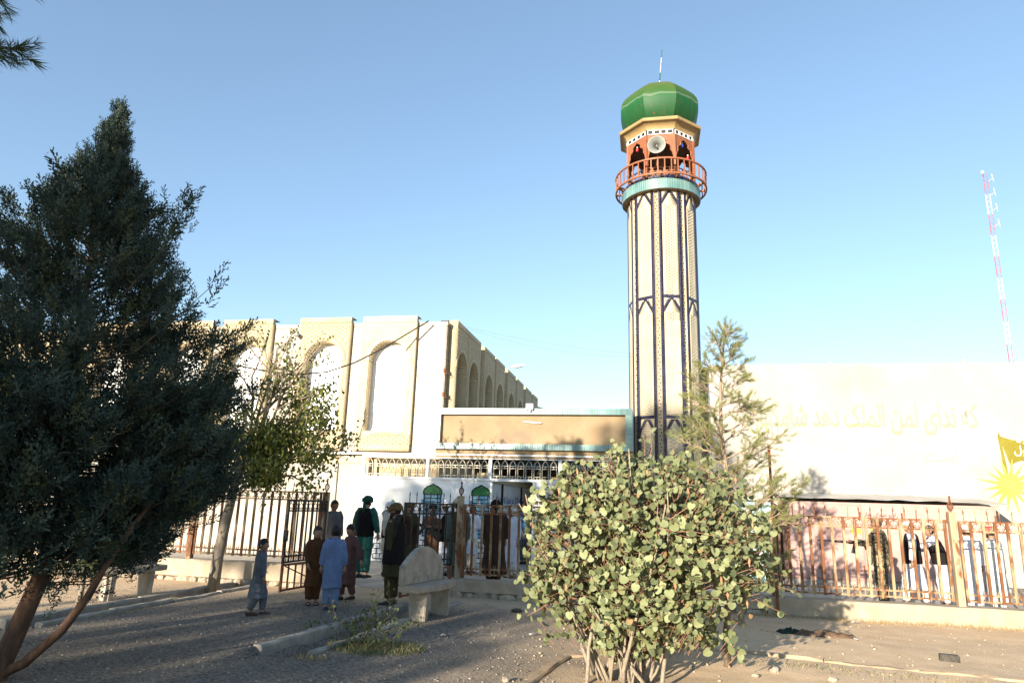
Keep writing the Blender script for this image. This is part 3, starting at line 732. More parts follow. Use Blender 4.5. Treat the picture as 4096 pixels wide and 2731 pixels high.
me = text_me('lettering', 'رادیو صدای بهار', mat('black_letter_paint', (.05,.03,.03), None, rough=.7), .78, .13, .0015); link('lettering', me, kk, T(5.62, KV-.004, 1.72))
for x, z, s in ((4.9, 1.28, .26), (5.35, 1.28, .26)):   # pasted yellow bills
    MB().box((x, KV-.006, z), (x+s, KV-.003, z+.14)).build('bill', yel, kk)
bk = thing('blue_kiosk', (2.6, 18.9, ZT), 'pale blue and teal metal kiosk behind the pine beside the pink kiosk', 'kiosk')
blueK = mat('pale_blue_sheet_metal', (.28,.46,.50), (.36,.54,.58), 2, .5, .1, 14, c3=(.5,.45,.4), s3=3, lo3=.62)
MB().box((1.75, KV+.05, ZT), (3.12, 20.4, 2.02)).build('body', blueK, bk)
MB().box((1.83, KV+.02, .2), (2.43, KV+.048, 1.9)).build('door_panel', blueK, bk); MB().box((2.47, KV+.02, .2), (3.07, KV+.048, 1.9)).build('door_panel', blueK, bk)
MB().box((1.65, KV-.12, 2.03), (3.24, 20.45, 2.10)).build('tin_roof', tin, bk)
MB().box((2.0, KV+.0, 1.0), (2.35, KV+.018, 1.5)).build('poster', white, bk)

# ================================================================== MAST
mt = thing('antenna_mast', (28.46, 60, 0), 'thin red and white lattice antenna mast beyond the mural wall', 'mast')
s = .19; L3 = [(28.46+s*math.cos(a_), 60+s*math.sin(a_)) for a_ in (R(210), R(330), R(90))]
z = 30.3; k = 0
while z > 0:
    z0 = max(0, z-1.86); m_ = paint_red if k % 2 == 0 else paint_white
    sec = MB()
    for x, y in L3: sec.tube([(x, y, z0), (x, y, z)], .026, 6)
    nn = 4
    for i in range(nn):
        za, zb = z0+(z-z0)*i/nn, z0+(z-z0)*(i+1)/nn
        for j in range(3):
            p, q_ = L3[j], L3[(j+1) % 3]
            sec.tube([(*p, za), (*q_, zb)], .010, 4)
    sec.build('lattice_section', m_, mt); z = z0; k += 1
for i, zz in enumerate((29.7, 28.4, 27.0, 25.6)):
    d = MB().tube([(28.55, 59.8, zz-.2), (28.9, 59.7, zz+.05)], .018, 5); d.tube([(28.95, 59.7, zz-.25), (28.88, 59.7, zz+.45)], .026, 6); d.build('dipole_antenna', paint_white, mt)
d = MB().lathe([(.02, 0), (.12, .05), (.12, .3), (.02, .36)], 8, (28.25, 59.8, 30.2)); d.build('beacon', paint_white, mt)
# ================================================================== MINARET
MC = Vector((.50, 20.45, 0))
mi = thing('minaret', (MC.x, MC.y, 0), 'tall octagonal cream and navy brick minaret with green onion dome', 'minaret')
AP = .985                              # apothem of the broad faces
FWD = .335                             # half width of a broad face
TH0 = R(-90+13)                        # the face turned to the street
MBK = Bricks()
ZB, ZTOP = 0.0, 11.07
core = MB(); rings = []
for z in (ZB, ZTOP+.02):
    ring = []
    for k in range(8):
        th = TH0+k*math.pi/4; c, s = math.cos(th), math.sin(th); t = Vector((-s, c, 0)); nrm = Vector((c, s, 0))
        for a_, b_ in ((-FWD, AP-.014), (FWD, AP-.014), (FWD, AP-.075)):
            ring.append(MC + nrm*b_ + t*a_ + Vector((0, 0, z)))
        th2 = th+math.pi/4; c2, s2 = math.cos(th2), math.sin(th2)
        ring.append(MC + Vector((c2, s2, 0))*(AP-.075) + Vector((-s2, c2, 0))*(-FWD) + Vector((0, 0, z)))
    rings.append(ring)
core.loft(rings).build('shaft', grout, mi)
RH = .0475
def face_fr(th, ap):
    c, s = math.cos(th), math.sin(th)
    # local x along the face, local -y outwards, z up
    return Matrix(((-s, -c, 0, MC.x+c*ap), (c, -s, 0, MC.y+s*ap), (0, 0, 1, 0), (0, 0, 0, 1)))
regs = [(7.80, 11.05), (4.30, 7.69), (.9, 4.19)]     # registers between the soldier bands
for k in range(8):
    th = TH0+k*math.pi/4
    vis = math.cos(th+math.pi/2)       # 1 when turned to the street
    if vis < -.35: continue
    fr = face_fr(th, AP)
    front = 1.0 if k == 0 else (.6 if k == 7 else 0.0)
    def put(xa, xb, z, h, m_):
        if xb-xa < .012: return
        near = front*10-abs(z-5.6)
        MBK.add(fr @ Matrix.Translation(((xa+xb)/2, -.004, z)) @ Matrix.Diagonal((xb-xa-(.012 if m_ is navy else .006), .03, h-(.0125 if m_ is navy else .0075), 1)), m_, near)
    nrow = int((ZTOP-ZB)/RH); ew = .105
    inner = FWD-ew
    for i in range(nrow):
        z = ZB+RH*(i+.5)
        put(-FWD, -inner, z, RH, navy); put(inner, FWD, z, RH, navy)
        band = any(zb < z < za for zb, za in ((7.69, 7.80), (4.19, 4.30)))
        if band: continue
        reg = next(((a_, b_) for a_, b_ in regs if a_ <= z <= b_), None)
        segs = []
        if reg:
            t = (reg[1]-z)-.03; w0 = t*.56; w1 = w0+.10       # the chevron arch
            if t < .0: segs = [(-inner, -.06, creamb), (-.06, .06, navy), (.06, inner, creamb)]
            elif w0 < inner:
                ww = min(w1, inner)
                segs = [(-w0, w0, creamb)] if w0 > .03 else []
                segs += [(-ww, -w0, navy), (w0, ww, navy)]
                if w1 < inner-.02: segs += [(-inner, -w1, creamb), (w1, inner, creamb)]
        if not segs:
            o_ = .075 if i % 2 else 0.0
            cut = [-inner, -.02, .12, inner] if i % 2 else [-inner, -.11, .05, inner]
            segs = [(cut[j], cut[j+1], creamb) for j in range(3)]
        for a_, b_, m_ in segs: put(a_, b_, z, RH, m_)
    for zb, za in ((7.69, 7.80), (4.19, 4.30)):                # soldier bands
        for j in range(8):
            w = 2*inner/8; put(-inner+w*j, -inner+w*(j+1), (za+zb)/2, za-zb-.01, navy)
    # recessed facet between two faces: vertical cream bricks with small diamonds
    c1 = Vector((math.cos(th), math.sin(th), 0)); t1 = Vector((-c1.y, c1.x, 0)); p1 = MC+c1*(AP-.07)+t1*FWD
    th2 = th+math.pi/4; c2 = Vector((math.cos(th2), math.sin(th2), 0)); t2 = Vector((-c2.y, c2.x, 0)); p2 = MC+c2*(AP-.07)-t2*FWD
    d = p2-p1; L_ = d.length; thp = th+math.pi/8; cc = (p1+p2)/2
    c, s = math.cos(thp), math.sin(thp)
    frp = Matrix(((-s, -c, 0, cc.x), (c, -s, 0, cc.y), (0, 0, 1, 0), (0, 0, 0, 1)))
    for j in range(4):
        w = L_/4; x = -L_/2+w*(j+.5); z = ZB+.10*(j % 2)
        while z < ZTOP-.02:
            h = min(.20, ZTOP-z)
            MBK.add(frp @ Matrix.Translation((x, 0, z+h/2)) @ Matrix.Diagonal((w-.007, .024, h-.008, 1)), creamb, -20); z += h
    for j, x in enumerate((-L_/4+.005, L_/4-.005)):
        z = .5+.10*j
        while z < ZTOP-.1:
            MBK.add(frp @ Matrix.Translation((x, -.008, z)) @ Matrix.Rotation(math.pi/4, 4, 'Y') @ Matrix.Diagonal((.034, .03, .034, 1)), navy, -20); z += .20
MBK.emit(mi, 300)

# collar: sloping brick soffit, turquoise tiles, navy band
MB().lathe([(.9, 11.09), (1.0, 11.085), (1.19, 11.06), (1.19, 11.39), (1.15, 11.395), (1.15, 11.50), (.2, 11.50)], 56, (MC.x, MC.y, 0)).build('collar', tan, mi)
tm = bx0.mesh('tile', turq); nm = bx0.mesh('tile', navy)
for k in range(104):
    a_ = 2*math.pi*k/104
    if math.cos(a_+math.pi/2) < -.25: continue
    M = Matrix.Translation((MC.x, MC.y, 0)) @ Matrix.Rotation(a_+math.pi/2, 4, 'Z')
    link('tile', tm, mi, M @ Matrix.Translation((0, -1.196, 11.225)) @ Matrix.Diagonal((1.19*2*math.pi/104-.008, .02, .325, 1)))
    link('tile', nm, mi, M @ Matrix.Translation((0, -1.156, 11.448)) @ Matrix.Diagonal((1.15*2*math.pi/104-.012, .02, .105, 1)))
# balcony railing
RR = 1.40
def ringp(r_, z, n=48): return [(MC.x+r_*math.cos(2*math.pi*i/n), MC.y+r_*math.sin(2*math.pi*i/n), z) for i in range(n+1)]
for z, nme in ((11.46, 'bottom_rail'), (11.94, 'top_rail')):
    mb = MB(); rg = [[(MC.x+r_*math.cos(2*math.pi*i/56), MC.y+r_*math.sin(2*math.pi*i/56), zz) for i in range(56)] for r_, zz in ((RR-.022, z-.025), (RR+.022, z-.025), (RR+.022, z+.025), (RR-.022, z+.025), (RR-.022, z-.025))]
    mb.loft(rg, cap=False).build(nme, orange, mi)
bal = MB().box((-.016, -.012, 11.485), (.016, .012, 11.915)).mesh('baluster', orange)
for k in range(44): link('baluster', bal, mi, Matrix.Translation((MC.x, MC.y, 0)) @ Matrix.Rotation(2*math.pi*(k+.5)/44, 4, 'Z') @ Matrix.Translation((0, -RR, 0)))
br = MB().box((-.025, -RR+.03, 11.43), (.025, -1.0, 11.48)).mesh('bracket', orange)
for k in range(16): link('bracket', br, mi, Matrix.Translation((MC.x, MC.y, 0)) @ Matrix.Rotation(2*math.pi*k/16, 4, 'Z'))
# lantern: eight posts, multifoil arch plates, grille band, cornice
LA = 1.005; LW = LA*math.tan(math.pi/8); LZ0, LZ1 = 11.50, 12.93
LC = (MC.x, MC.y)
def lfr(k): 
    th = -math.pi/2+k*math.pi/4; c, s = math.cos(th), math.sin(th)
    return Matrix(((-s, -c, 0, LC[0]+c*LA), (c, -s, 0, LC[1]+s*LA), (0, 0, 1, 0), (0, 0, 0, 1)))
inner_dark = mat('lantern_inside', (.10,.055,.035), (.14,.08,.05), 3, .8)
foil = [(0, 12.88), (.05, 12.82), (.12, 12.78), (.175, 12.72), (.165, 12.64), (.21, 12.60), (.275, 12.57), (.30, 12.48), (.29, 12.41), (.34, 12.34), (.375, 12.20), (.395, 12.02)]
for k in range(8):
    fr = lfr(k)
    MB().box((LW-.03, -.035, LZ0), (LW+.03, .03, LZ1), M=fr).build('post', orange, mi)
    pl = MB()
    for sx in (-1, 1):
        pts = [(sx*x, -.01, z) for x, z in foil] + [(sx*(LW-.03), -.01, 11.98), (sx*(LW-.03), -.01, LZ1), (0, -.01, LZ1)]
        V = [fr @ Vector(p) for p in pts]; pl.prism(V, (fr.to_3x3() @ Vector((0, .02, 0))))
        pl.tube([fr @ Vector((sx*x, -.02, z)) for x, z in foil], .016, 4)
    pl.build('arch_plate', orange, mi)
    gr = MB()
    for z in (11.84, 11.72, 11.60): gr.box((-LW+.03, -.012, z-.015), (LW-.03, .012, z+.015), M=fr)
    for x in (-.25, -.09, .09, .25): gr.box((x-.018, -.011, LZ0), (x+.018, .011, 11.86), M=fr)
    gr.build('grille', orange, mi)
    sq = MB(); w = (2*LW-.04)/4
    for j in range(4):
        xc = -LW+.02+w*(j+.5); a_ = w/2-.010; b_ = .071
        for x0, x1, z0, z1 in ((xc-a_, xc+a_, 12.935, 12.955), (xc-a_, xc+a_, 13.07, 13.09), (xc-a_, xc-b_, 12.955, 13.07), (xc+b_, xc+a_, 12.955, 13.07)):
            sq.box((x0, -.03, z0), (x1, .0, z1), M=fr)
    sq.build('grille_squares', white, mi)
    MB().box((-LW, .002, 12.932), (LW, .03, 13.09), M=fr).build('grille_backing', dark, mi)
    # cove cornice and eave board
    cv = []
    for i in range(8):
        t = i/7; o_ = .03+.20*(1-math.cos(t*math.pi/2)); z = 13.09+.205*math.sin(t*math.pi/2); hw_ = (LA+o_)*math.tan(math.pi/8)
        cv.append((o_, z, hw_))
    V, F_ = [], []
    for o_, z, hw_ in cv: V += [fr @ Vector((-hw_, -o_, z)), fr @ Vector((hw_, -o_, z))]
    for i in range(7): F_.append((2*i, 2*i+1, 2*i+3, 2*i+2))
    MB().add(V, F_).build('cornice', gold, mi, True, fix=False)
def octo(a_, z, ph=0.0, n=8): 
    r_ = a_/math.cos(math.pi/8); return [(LC[0]+r_*math.cos(math.pi/8+j*math.pi/4), LC[1]+r_*math.sin(math.pi/8+j*math.pi/4), z) for j in range(8)]
MB().loft([octo(LA+.235, 13.295), octo(LA+.25, 13.31), octo(LA+.25, 13.40), octo(LA+.2, 13.41)]).build('eave_board', gold, mi)
MB().loft([octo(LA-.06, 12.88), octo(LA-.06, 12.92)]).build('lantern_ceiling', inner_dark, mi)
MB().loft([octo(.16, LZ0), octo(.16, 12.88)]).build('stair_core', inner_dark, mi)
# dome
def dome_material():
    m = bpy.data.materials.new('dome_paint'); m.use_nodes = True; nt = m.node_tree; N, L = nt.nodes, nt.links; b = N['Principled BSDF']
    b.inputs['Roughness'].default_value = .55; b.inputs['Specular IOR Level'].default_value = .35
    geo = N.new('ShaderNodeNewGeometry'); sp = N.new('ShaderNodeSeparateXYZ'); L.new(geo.outputs['Position'], sp.inputs[0])
    n1 = N.new('ShaderNodeTexNoise'); n1.inputs['Scale'].default_value = 2.2; n1.inputs['Detail'].default_value = 6; L.new(geo.outputs['Position'], n1.inputs['Vector'])
    ad = N.new('ShaderNodeMath'); ad.operation = 'MULTIPLY_ADD'; L.new(n1.outputs['Fac'], ad.inputs[0]); ad.inputs[1].default_value = .22; L.new(sp.outputs[2], ad.inputs[2])
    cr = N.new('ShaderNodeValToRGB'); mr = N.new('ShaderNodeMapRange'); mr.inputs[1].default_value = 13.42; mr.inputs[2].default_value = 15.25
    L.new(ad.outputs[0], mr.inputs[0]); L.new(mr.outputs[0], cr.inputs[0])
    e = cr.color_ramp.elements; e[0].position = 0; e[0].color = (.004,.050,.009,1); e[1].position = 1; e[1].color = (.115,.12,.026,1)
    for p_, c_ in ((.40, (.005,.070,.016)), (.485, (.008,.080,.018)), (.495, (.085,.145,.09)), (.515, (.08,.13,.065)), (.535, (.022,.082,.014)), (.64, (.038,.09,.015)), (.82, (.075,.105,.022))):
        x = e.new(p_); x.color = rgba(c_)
    # vertical weather streaks and rust specks
    mp = N.new('ShaderNodeMapping'); mp.inputs['Scale'].default_value = (9, 9, .8); L.new(geo.outputs['Position'], mp.inputs['Vector'])
    n2 = N.new('ShaderNodeTexNoise'); n2.inputs['Scale'].default_value = 1.0; n2.inputs['Detail'].default_value = 4; L.new(mp.outputs[0], n2.inputs['Vector'])
    m2 = N.new('ShaderNodeMapRange'); m2.inputs[1].default_value = .5; m2.inputs[2].default_value = .75; m2.inputs[4].default_value = .22; L.new(n2.outputs['Fac'], m2.inputs[0])
    mx = N.new('ShaderNodeMix'); mx.data_type = 'RGBA'; mx.inputs[7].default_value = (.10, .085, .03, 1); L.new(m2.outputs[0], mx.inputs[0]); L.new(cr.outputs[0], mx.inputs[6])
    n3 = N.new('ShaderNodeTexNoise'); n3.inputs['Scale'].default_value = 11; n3.inputs['Detail'].default_value = 2; L.new(geo.outputs['Position'], n3.inputs['Vector'])
    m3 = N.new('ShaderNodeMapRange'); m3.inputs[1].default_value = .70; m3.inputs[2].default_value = .74; L.new(n3.outputs['Fac'], m3.inputs[0])
    my = N.new('ShaderNodeMix'); my.data_type = 'RGBA'; my.inputs[7].default_value = (.15, .05, .02, 1); L.new(m3.outputs[0], my.inputs[0]); L.new(mx.outputs[2], my.inputs[6])
    L.new(my.outputs[2], b.inputs['Base Color']); return m
prof = [(.88, 13.40), (.97, 13.52), (1.09, 13.72), (1.17, 13.92), (1.21, 14.12), (1.21, 14.28), (1.17, 14.44), (1.08, 14.60), (.95, 14.75), (.79, 14.89), (.62, 15.02), (.44, 15.12), (.25, 15.19), (.05, 15.22)]
rings = []
for a_, z in prof:
    r_ = []
    for j in range(8):
        for q in range(6):
            f = q/6; th = -math.pi/2+math.pi/8+math.pi/4*(j+f); x = (f-.5)*math.pi/4
            rad = a_*(1/math.cos(x)*.86+.14*(1.04+.05*math.cos(4*x)))       # flat panels bellied a little, crisp ribs between
            r_.append((LC[0]+rad*math.cos(th), LC[1]+rad*math.sin(th), z))
    rings.append(r_)
dm = MB().loft(rings).build('dome', dome_material(), mi, True)
ed = dm.data
bm = bmesh.new(); bm.from_mesh(ed)
for e_ in bm.edges:
    a_, b_ = e_.verts
    if a_.index % 6 == 0 and b_.index % 6 == 0 and abs(a_.index-b_.index) == 48: e_.smooth = False
bm.to_mesh(ed); bm.free()
sp = MB(); base = Vector((MC.x+.02, MC.y, 15.20)); tip = base+Vector((.12, -.1, 1.36))
sp.lathe([(.05, 0), (.05, .1), (.02, .12)], 10, base).build('spire_socket', mat('dome_green_flat', (.018,.11,.03), None, rough=.5), mi)
for i in range(5):
    a_ = base.lerp(tip, i/5); b_ = base.lerp(tip, (i+1)/5)
    MB().tube([a_, b_], .021-.002*i, 7).build('spire_section', [paint_white, MATS['dome_green_flat']][i in (1, 4)], mi, True)
# loudspeaker horn, coloured bulbs
hn = thing('loudspeaker_horn', (.32, 19.3, 12.6), 'grey-white loudspeaker horn mounted on the minaret lantern', 'loudspeaker')
ax = Vector((-.10, -.93, -.10)).normalized(); hc = Vector((MC.x-.12, MC.y-LA-.16, 12.50)); fm = frame(ax)
prof = [(r_*1.12, z_*1.1) for r_, z_ in ((.05, -.40), (.06, -.30), (.085, -.18), (.13, -.08), (.19, -.01), (.235, .03), (.25, .035), (.245, .045), (.225, .03), (.18, -.0), (.12, -.07), (.075, -.17), (.04, -.28))]
hornm = mat('horn_grey', (.20,.21,.195), (.25,.26,.24), 3, .4)
def lat(prof, n=24): return [[hc+Vector(fm @ np.array([r_*math.cos(2*math.pi*j/n), r_*math.sin(2*math.pi*j/n), z])) for j in range(n)] for r_, z in prof]
MB().loft(lat(prof)).build('bell', hornm, hn, True)
MB().loft(lat([(.012, -.28), (.035, -.26), (.04, -.12), (.03, -.05), (.01, -.03)], 12)).build('reflex_tube', hornm, hn, True)
MB().tube([hc-ax*.3, hc-ax*.3+Vector((0, .1, -.25)), hc+Vector((0, .18, -.6))], .02, 6).build('bracket', orange, hn)
for i, (k, x, z, c_) in enumerate(((7, -.02, 12.68, (.6,.02,.02)), (1, -.05, 12.70, (.02,.06,.4)), (1, .2, 12.36, (.6,.02,.02)))):
    p = lfr(k) @ Vector((x, .03, z))
    bl = thing('light_bulb', p, ['red bulb hanging in the left lantern arch', 'blue bulb hanging in the right lantern arch', 'red bulb low in the right lantern arch'][i], 'bulb')
    MB().lathe([(.01, .02), (.04, .0), (.048, -.05), (.03, -.09), (.005, -.1)], 10, p).build('glass', mat('bulb%d' % (i % 2 if i < 2 else 0), c_, None, rough=.2, spec=.6), bl, True)
    MB().lathe([(.02, .02), (.022, .07), (.005, .08)], 8, p).build('socket', paint_white, bl)
# stay wires from the hall to the minaret, heavy cable across the front, street lamp over the parapet
def sag(a_, b_, s, n=14):
    a_, b_ = Vector(a_), Vector(b_); return [a_.lerp(b_, i/n)-Vector((0, 0, s*4*(i/n)*(1-i/n))) for i in range(n+1)]
o = MB().tube(sag((-5.75, 20.0, 7.15), (-.46, 20.2, 6.22), .12), .0035, 4).build('stay_wire', dark); tag(o, 'upper thin stay wire from the hall corner to the minaret', 'wire')
o = MB().tube(sag((-5.75, 20.05, 7.13), (-.46, 20.2, 6.12), .22), .0035, 4).build('stay_wire', dark); tag(o, 'lower thin stay wire sagging from the hall corner to the minaret', 'wire')
cb_ = [(-6.66, 19.62, 7.2), (-7.2, 19.4, 6.78), (-7.84, 19.0, 6.2), (-8.5, 18.5, 5.66), (-9.1, 18.0, 5.29), (-9.6, 17.0, 5.02), (-9.95, 16.0, 4.96), (-10.8, 14.0, 4.95), (-12.0, 12.0, 5.1)]
o = MB().tube(cb_, .022, 6).build('power_cable', dark, smooth=True); tag(o, 'thick black power cable drooping across the arched hall front', 'cable')
lp = thing('street_lamp', (-6.0, 28.6, 7.0), 'white street lamp head leaning over the hall side parapet', 'lamp')
MB().tube([(-6.3, 28.7, 6.9), (-6.15, 28.6, 7.4), (-5.75, 28.4, 7.5)], .028, 6).build('arm', tin, lp)
rg = []
for t, w, h in ((0, .03, .03), (.15, .07, .06), (.4, .11, .09), (.7, .10, .07), (.95, .05, .04), (1, .01, .01)):
    p = Vector((-5.8, 28.42, 7.5)).lerp(Vector((-5.1, 28.15, 7.53)), t); rg.append([p+Vector((math.cos(j*math.pi/5)*.3*w, math.cos(j*math.pi/5)*w, math.sin(j*math.pi/5)*h)) for j in range(10)])
MB().loft(rg).build('head', white, lp, True)
# ================================================================== FENCES, POSTS, GATES
def spear_me(m_):
    a = MB(); a.tube([(0,0,-.1), (0,0,.09)], .008, 5); a.loft([[(s*x, s2*y, z) for s, s2 in ((1,0),(0,1),(-1,0),(0,-1))] for x, y, z in ((.008,.008,.08), (.016,.008,.10), (.002,.002,.165))]); me = a.mesh('spear', m_); fixn(me); return me
def ring_me(m_, r_=.062):
    a = MB(); a.tube([(r_*math.cos(t), 0, r_*math.sin(t)) for t in np.linspace(R(-60), R(240), 15)], .0075, 5)
    for s in (-1, 1):
        a.tube([(s*(.031+.026*math.cos(t)*(1-t/9)), 0, -.034+.026*math.sin(t)*(1-t/9)) for t in np.linspace(0, 5.4, 10)], .006, 4)
    me = a.mesh('scroll_ring', m_); fixn(me); return me
def fork_me(m_):
    a = MB(); a.tube([(0,0,-.05), (0,0,.05)], .009, 5)
    for s in (-1, 1): a.tube([(0,0,.045), (s*.018,0,.06), (s*.022,0,.085), (s*.016,0,.12)], [.008,.008,.007,.002], 5)
    me = a.mesh('forked_pick', m_); fixn(me); return me
def cagefin(m_, bulb=True):
    """twisted wire basket finial, origin at its foot"""
    a = MB(); a.lathe([(.012, 0), (.02, .01), (.012, .03)], 8)
    for k in range(8):
        a.tube([(.048*math.sin(math.pi*t)**.8*math.cos(k*math.pi/4+t*3.4), .048*math.sin(math.pi*t)**.8*math.sin(k*math.pi/4+t*3.4), .02+.17*t) for t in np.linspace(0.02, .98, 9)], .0065, 4)
    a.lathe([(.012, .185), (.02, .20), (.014, .225), (.016, .25), (.022, .262), (.014, .28), (.002, .286)], 8)
    me = a.mesh('finial', m_); fixn(me); return me
FM = {}
def fence_set(m_):
    if m_.name not in FM: FM[m_.name] = (spear_me(m_), ring_me(m_), fork_me(m_), cagefin(m_), MB().box((-.022,-.014,0),(.022,.014,1)).mesh('bar', m_))
    return FM[m_.name]
def fence_panel(x0, x1, zb, m_, label, nb, lean=0.0):
    sp, rg, fk, fi, bar = fence_set(m_)
    t = thing('iron_fence_panel', ((x0+x1)/2, VF, zb), label, 'fence', 'iron fence panels')
    z1, z2, z3, z4 = zb+.085, zb+.185, zb+1.225, zb+1.385
    for z in (z1, z2, z3, z4): MB().box((x0, VF-.013, z-.014), (x1, VF+.013, z+.014)).build('rail', m_, t)
    p = (x1-x0)/nb
    for i in range(nb+1):
        x = min(max(x0+p*i, x0+.02), x1-.02)
        link('bar', bar, t, Matrix.Translation((x, VF-.002, z1-.03)) @ Matrix.Rotation(random.uniform(-.006,.006), 4, 'Y') @ Matrix.Diagonal((1, 1.15, z4-z1+.03, 1)))
    for i in range(nb):
        x = x0+p*(i+.5)
        link('scroll_ring', rg, t, T(x, VF, z3+.075)); link('forked_pick', fk, t, T(x, VF, z1+.06))
        if random.random() > .06: link('spear', sp, t, Matrix.Translation((x, VF, z4+.045)) @ Matrix.Rotation(random.uniform(-.05,.05), 4, 'Y'))
    return t
def fence_post(x, zb, top, m_, label, fin=True):
    t = thing('fence_post', (x, VF, zb), label, 'post', 'fence posts with basket finials')
    MB().box((x-.055, VF-.055, zb-.1), (x+.055, VF+.055, top)).build('shaft', m_, t)
    MB().box((x-.062, VF-.062, top), (x+.062, VF+.062, top+.012)).build('cap', m_, t)
    if fin: link('finial', fence_set(rust)[3], t, T(x, VF, top+.005))
    return t
random.seed(11)
fence_panel(-9.5, -6.66, .47, rusty, 'rusty cream iron fence panel left of the open gate', 15)
fence_panel(-12.4, -9.62, .47, rusty, 'rusty cream iron fence panel half hidden behind the juniper', 15)
fence_panel(-3.60, -.83, .32, rusty, 'shaded rusty iron fence panel between the gate post and the shrub', 15)
fence_panel(-.68, 2.09, .30, rusty, 'rusty iron fence panel hidden behind the round-leaved shrub', 15)
fence_panel(2.26, 5.05, .31, rusty, 'sunlit rusty iron fence panel in front of the soldier and pink kiosk', 15)
fence_panel(5.24, 8.05, .30, rusty, 'sunlit rusty iron fence panel at the right edge of the picture', 15)
fence_post(-9.56, .43, 1.86, rusty, 'rusty fence post behind the juniper branches')
fence_post(-6.57, .02, 1.86, postp, 'pale gate post with basket finial beside the left gate leaf')
fence_post(-3.68, .25, 1.86, postp, 'rusty gate post with basket finial right of the gate opening')
fence_post(-.755, .28, 1.80, rusty, 'fence post behind the middle of the shrub', False)
fence_post(2.17, .27, 1.74, postp, 'rust-streaked fence post under the pine branches', False)
fence_post(5.145, .28, 1.83, postp, 'sunlit fence post with basket finial between the two right panels')
o = MB().box((2.13, 13.22, 0), (2.175, 13.25, 2.94)); o.box((2.12, 13.21, 2.1), (2.185, 13.26, 2.16)); o = o.build('angle_iron_pole', rust); tag(o, 'tall rusty angle-iron pole standing in the pine beside the fence', 'pole')

def gate_leaf(hinge, free, zb, zt, mtop, mlow, label, nb):
    h = Vector((*hinge, 0)); f = Vector((*free, 0)); d = f-h; Lg = d.length; ang = math.atan2(d.y, d.x)
    M = T(h.x, h.y, 0, ang); sp, rg, fk, fi, bar = fence_set(mtop)
    t = thing('gate_leaf', (h.x, h.y, zb), label, 'gate', 'leaves of the open iron gate')
    zm = zb+.50
    def bx(a, b, m_, nm): return MB().box(a, b, M=M).build(nm, m_, t)
    for x in (0.025, Lg-.025): bx((x-.025, -.02, zm), (x+.025, .02, zt), mtop, 'stile'); bx((x-.022, -.018, zb), (x+.022, .018, zm), mlow, 'stile')
    for z in (zm+.02, zm+.12, zt-.20, zt-.015): bx((.05, -.015, z-.015), (Lg-.05, .015, z+.015), mtop, 'rail')
    for z in (zm-.03, zb+.03): bx((.045, -.015, z-.018), (Lg-.045, .015, z+.018), mlow, 'rail')
    p = (Lg-.05)/nb
    lowbar = fence_set(mlow)[4]
    for i in range(1, nb):
        x = .025+p*i
        link('bar', bar, t, M @ Matrix.Translation((x, 0, zm+.03)) @ Matrix.Diagonal((.62, .8, zt-zm-.04, 1)))
    for i in range(1, 6): link('bar', lowbar, t, M @ Matrix.Translation((Lg*i/6, 0, zb+.03)) @ Matrix.Diagonal((.7, .8, zm-zb-.06, 1)))
    for i in range(nb):
        x = .025+p*(i+.5); link('scroll_ring', rg, t, M @ Matrix.Translation((x, 0, zt-.125)) @ Matrix.Diagonal((.92, 1, .95, 1))); link('forked_pick', fk, t, M @ Matrix.Translation((x, 0, zm+.08)))
        link('spear', sp, t, M @ Matrix.Translation((x, 0, zt+.04)))
    br_ = MB().tube([M @ Vector((.08, .02, zb+.06)), M @ Vector((Lg-.08, .02, zm-.05))], .012, 5); br_.build('brace', mlow, t)
    bx((Lg-.06, -.035, zt-.75), (Lg-.0, .035, zt-.55), dark, 'lock_box')
    return t
gate_leaf((-6.47, 13.36), (-6.62, 12.05), .06, 1.70, blackrust, redoxide, 'dark iron gate leaf swung open left behind the brown-clad boy', 8)
gate_leaf((-3.78, 13.36), (-4.42, 12.30), .06, 1.72, blackrust, redoxide, 'black iron gate leaf swung open right behind the concrete bench', 7)

# ================================================================== BENCHES
def bench(origin, ang, label):
    t = thing('concrete_bench', (origin[0], origin[1], 0), label, 'bench', 'concrete benches')
    M = T(origin[0], origin[1], 0, ang)            # local x along the bench, local y towards its back
    def fin(mb, nm, bev=.012):
        me = mb.mesh(nm, bench_conc); fixn(me); bm = bmesh.new(); bm.from_mesh(me); bmesh.ops.remove_doubles(bm, verts=bm.verts, dist=.0005)
        bmesh.ops.bevel(bm, geom=[e for e in bm.edges if len(e.link_faces) == 2 and e.calc_face_angle(0) > .5], offset=bev, segments=2, affect='EDGES'); bm.to_mesh(me); bm.free()
        o_ = link(nm, me, t, M); return o_
    # seat with a bowed front edge
    pts = [(-.62, .24), (.62, .24), (.64, -.10)] + [(.64-1.28*i/10, -.12-.10*math.sin(math.pi*i/10)**.8) for i in range(11)] + [(-.64, -.08)]
    fin(MB().prism([(x, y, .42) for x, y in pts], (0, 0, .09)), 'seat')
    arc = [(-.62, .0), (-.62, .27)] + [(-.62+1.24*i/14, .27+.27*math.sin(math.pi*i/14)) for i in range(1, 14)] + [(.62, .27), (.62, .0)]
    fin(MB().prism([(x, .13, .512+z) for x, z in arc], (0, .11, 0)), 'backrest')
    for x in (-.36, .34):
        fin(MB().add([(x-.05, -.12, -.05), (x+.05, -.12, -.05), (x+.05, .14, -.05), (x-.05, .14, -.05), (x-.055, -.15, .418), (x+.055, -.15, .418), (x+.055, .17, .418), (x-.055, .17, .418)],
                     [(0,3,2,1),(4,5,6,7),(0,1,5,4),(1,2,6,5),(2,3,7,6),(3,0,4,7)]), 'leg')
bench((-3.36, 10.82), R(79), 'grey concrete bench with rounded backrest in front of the gate')
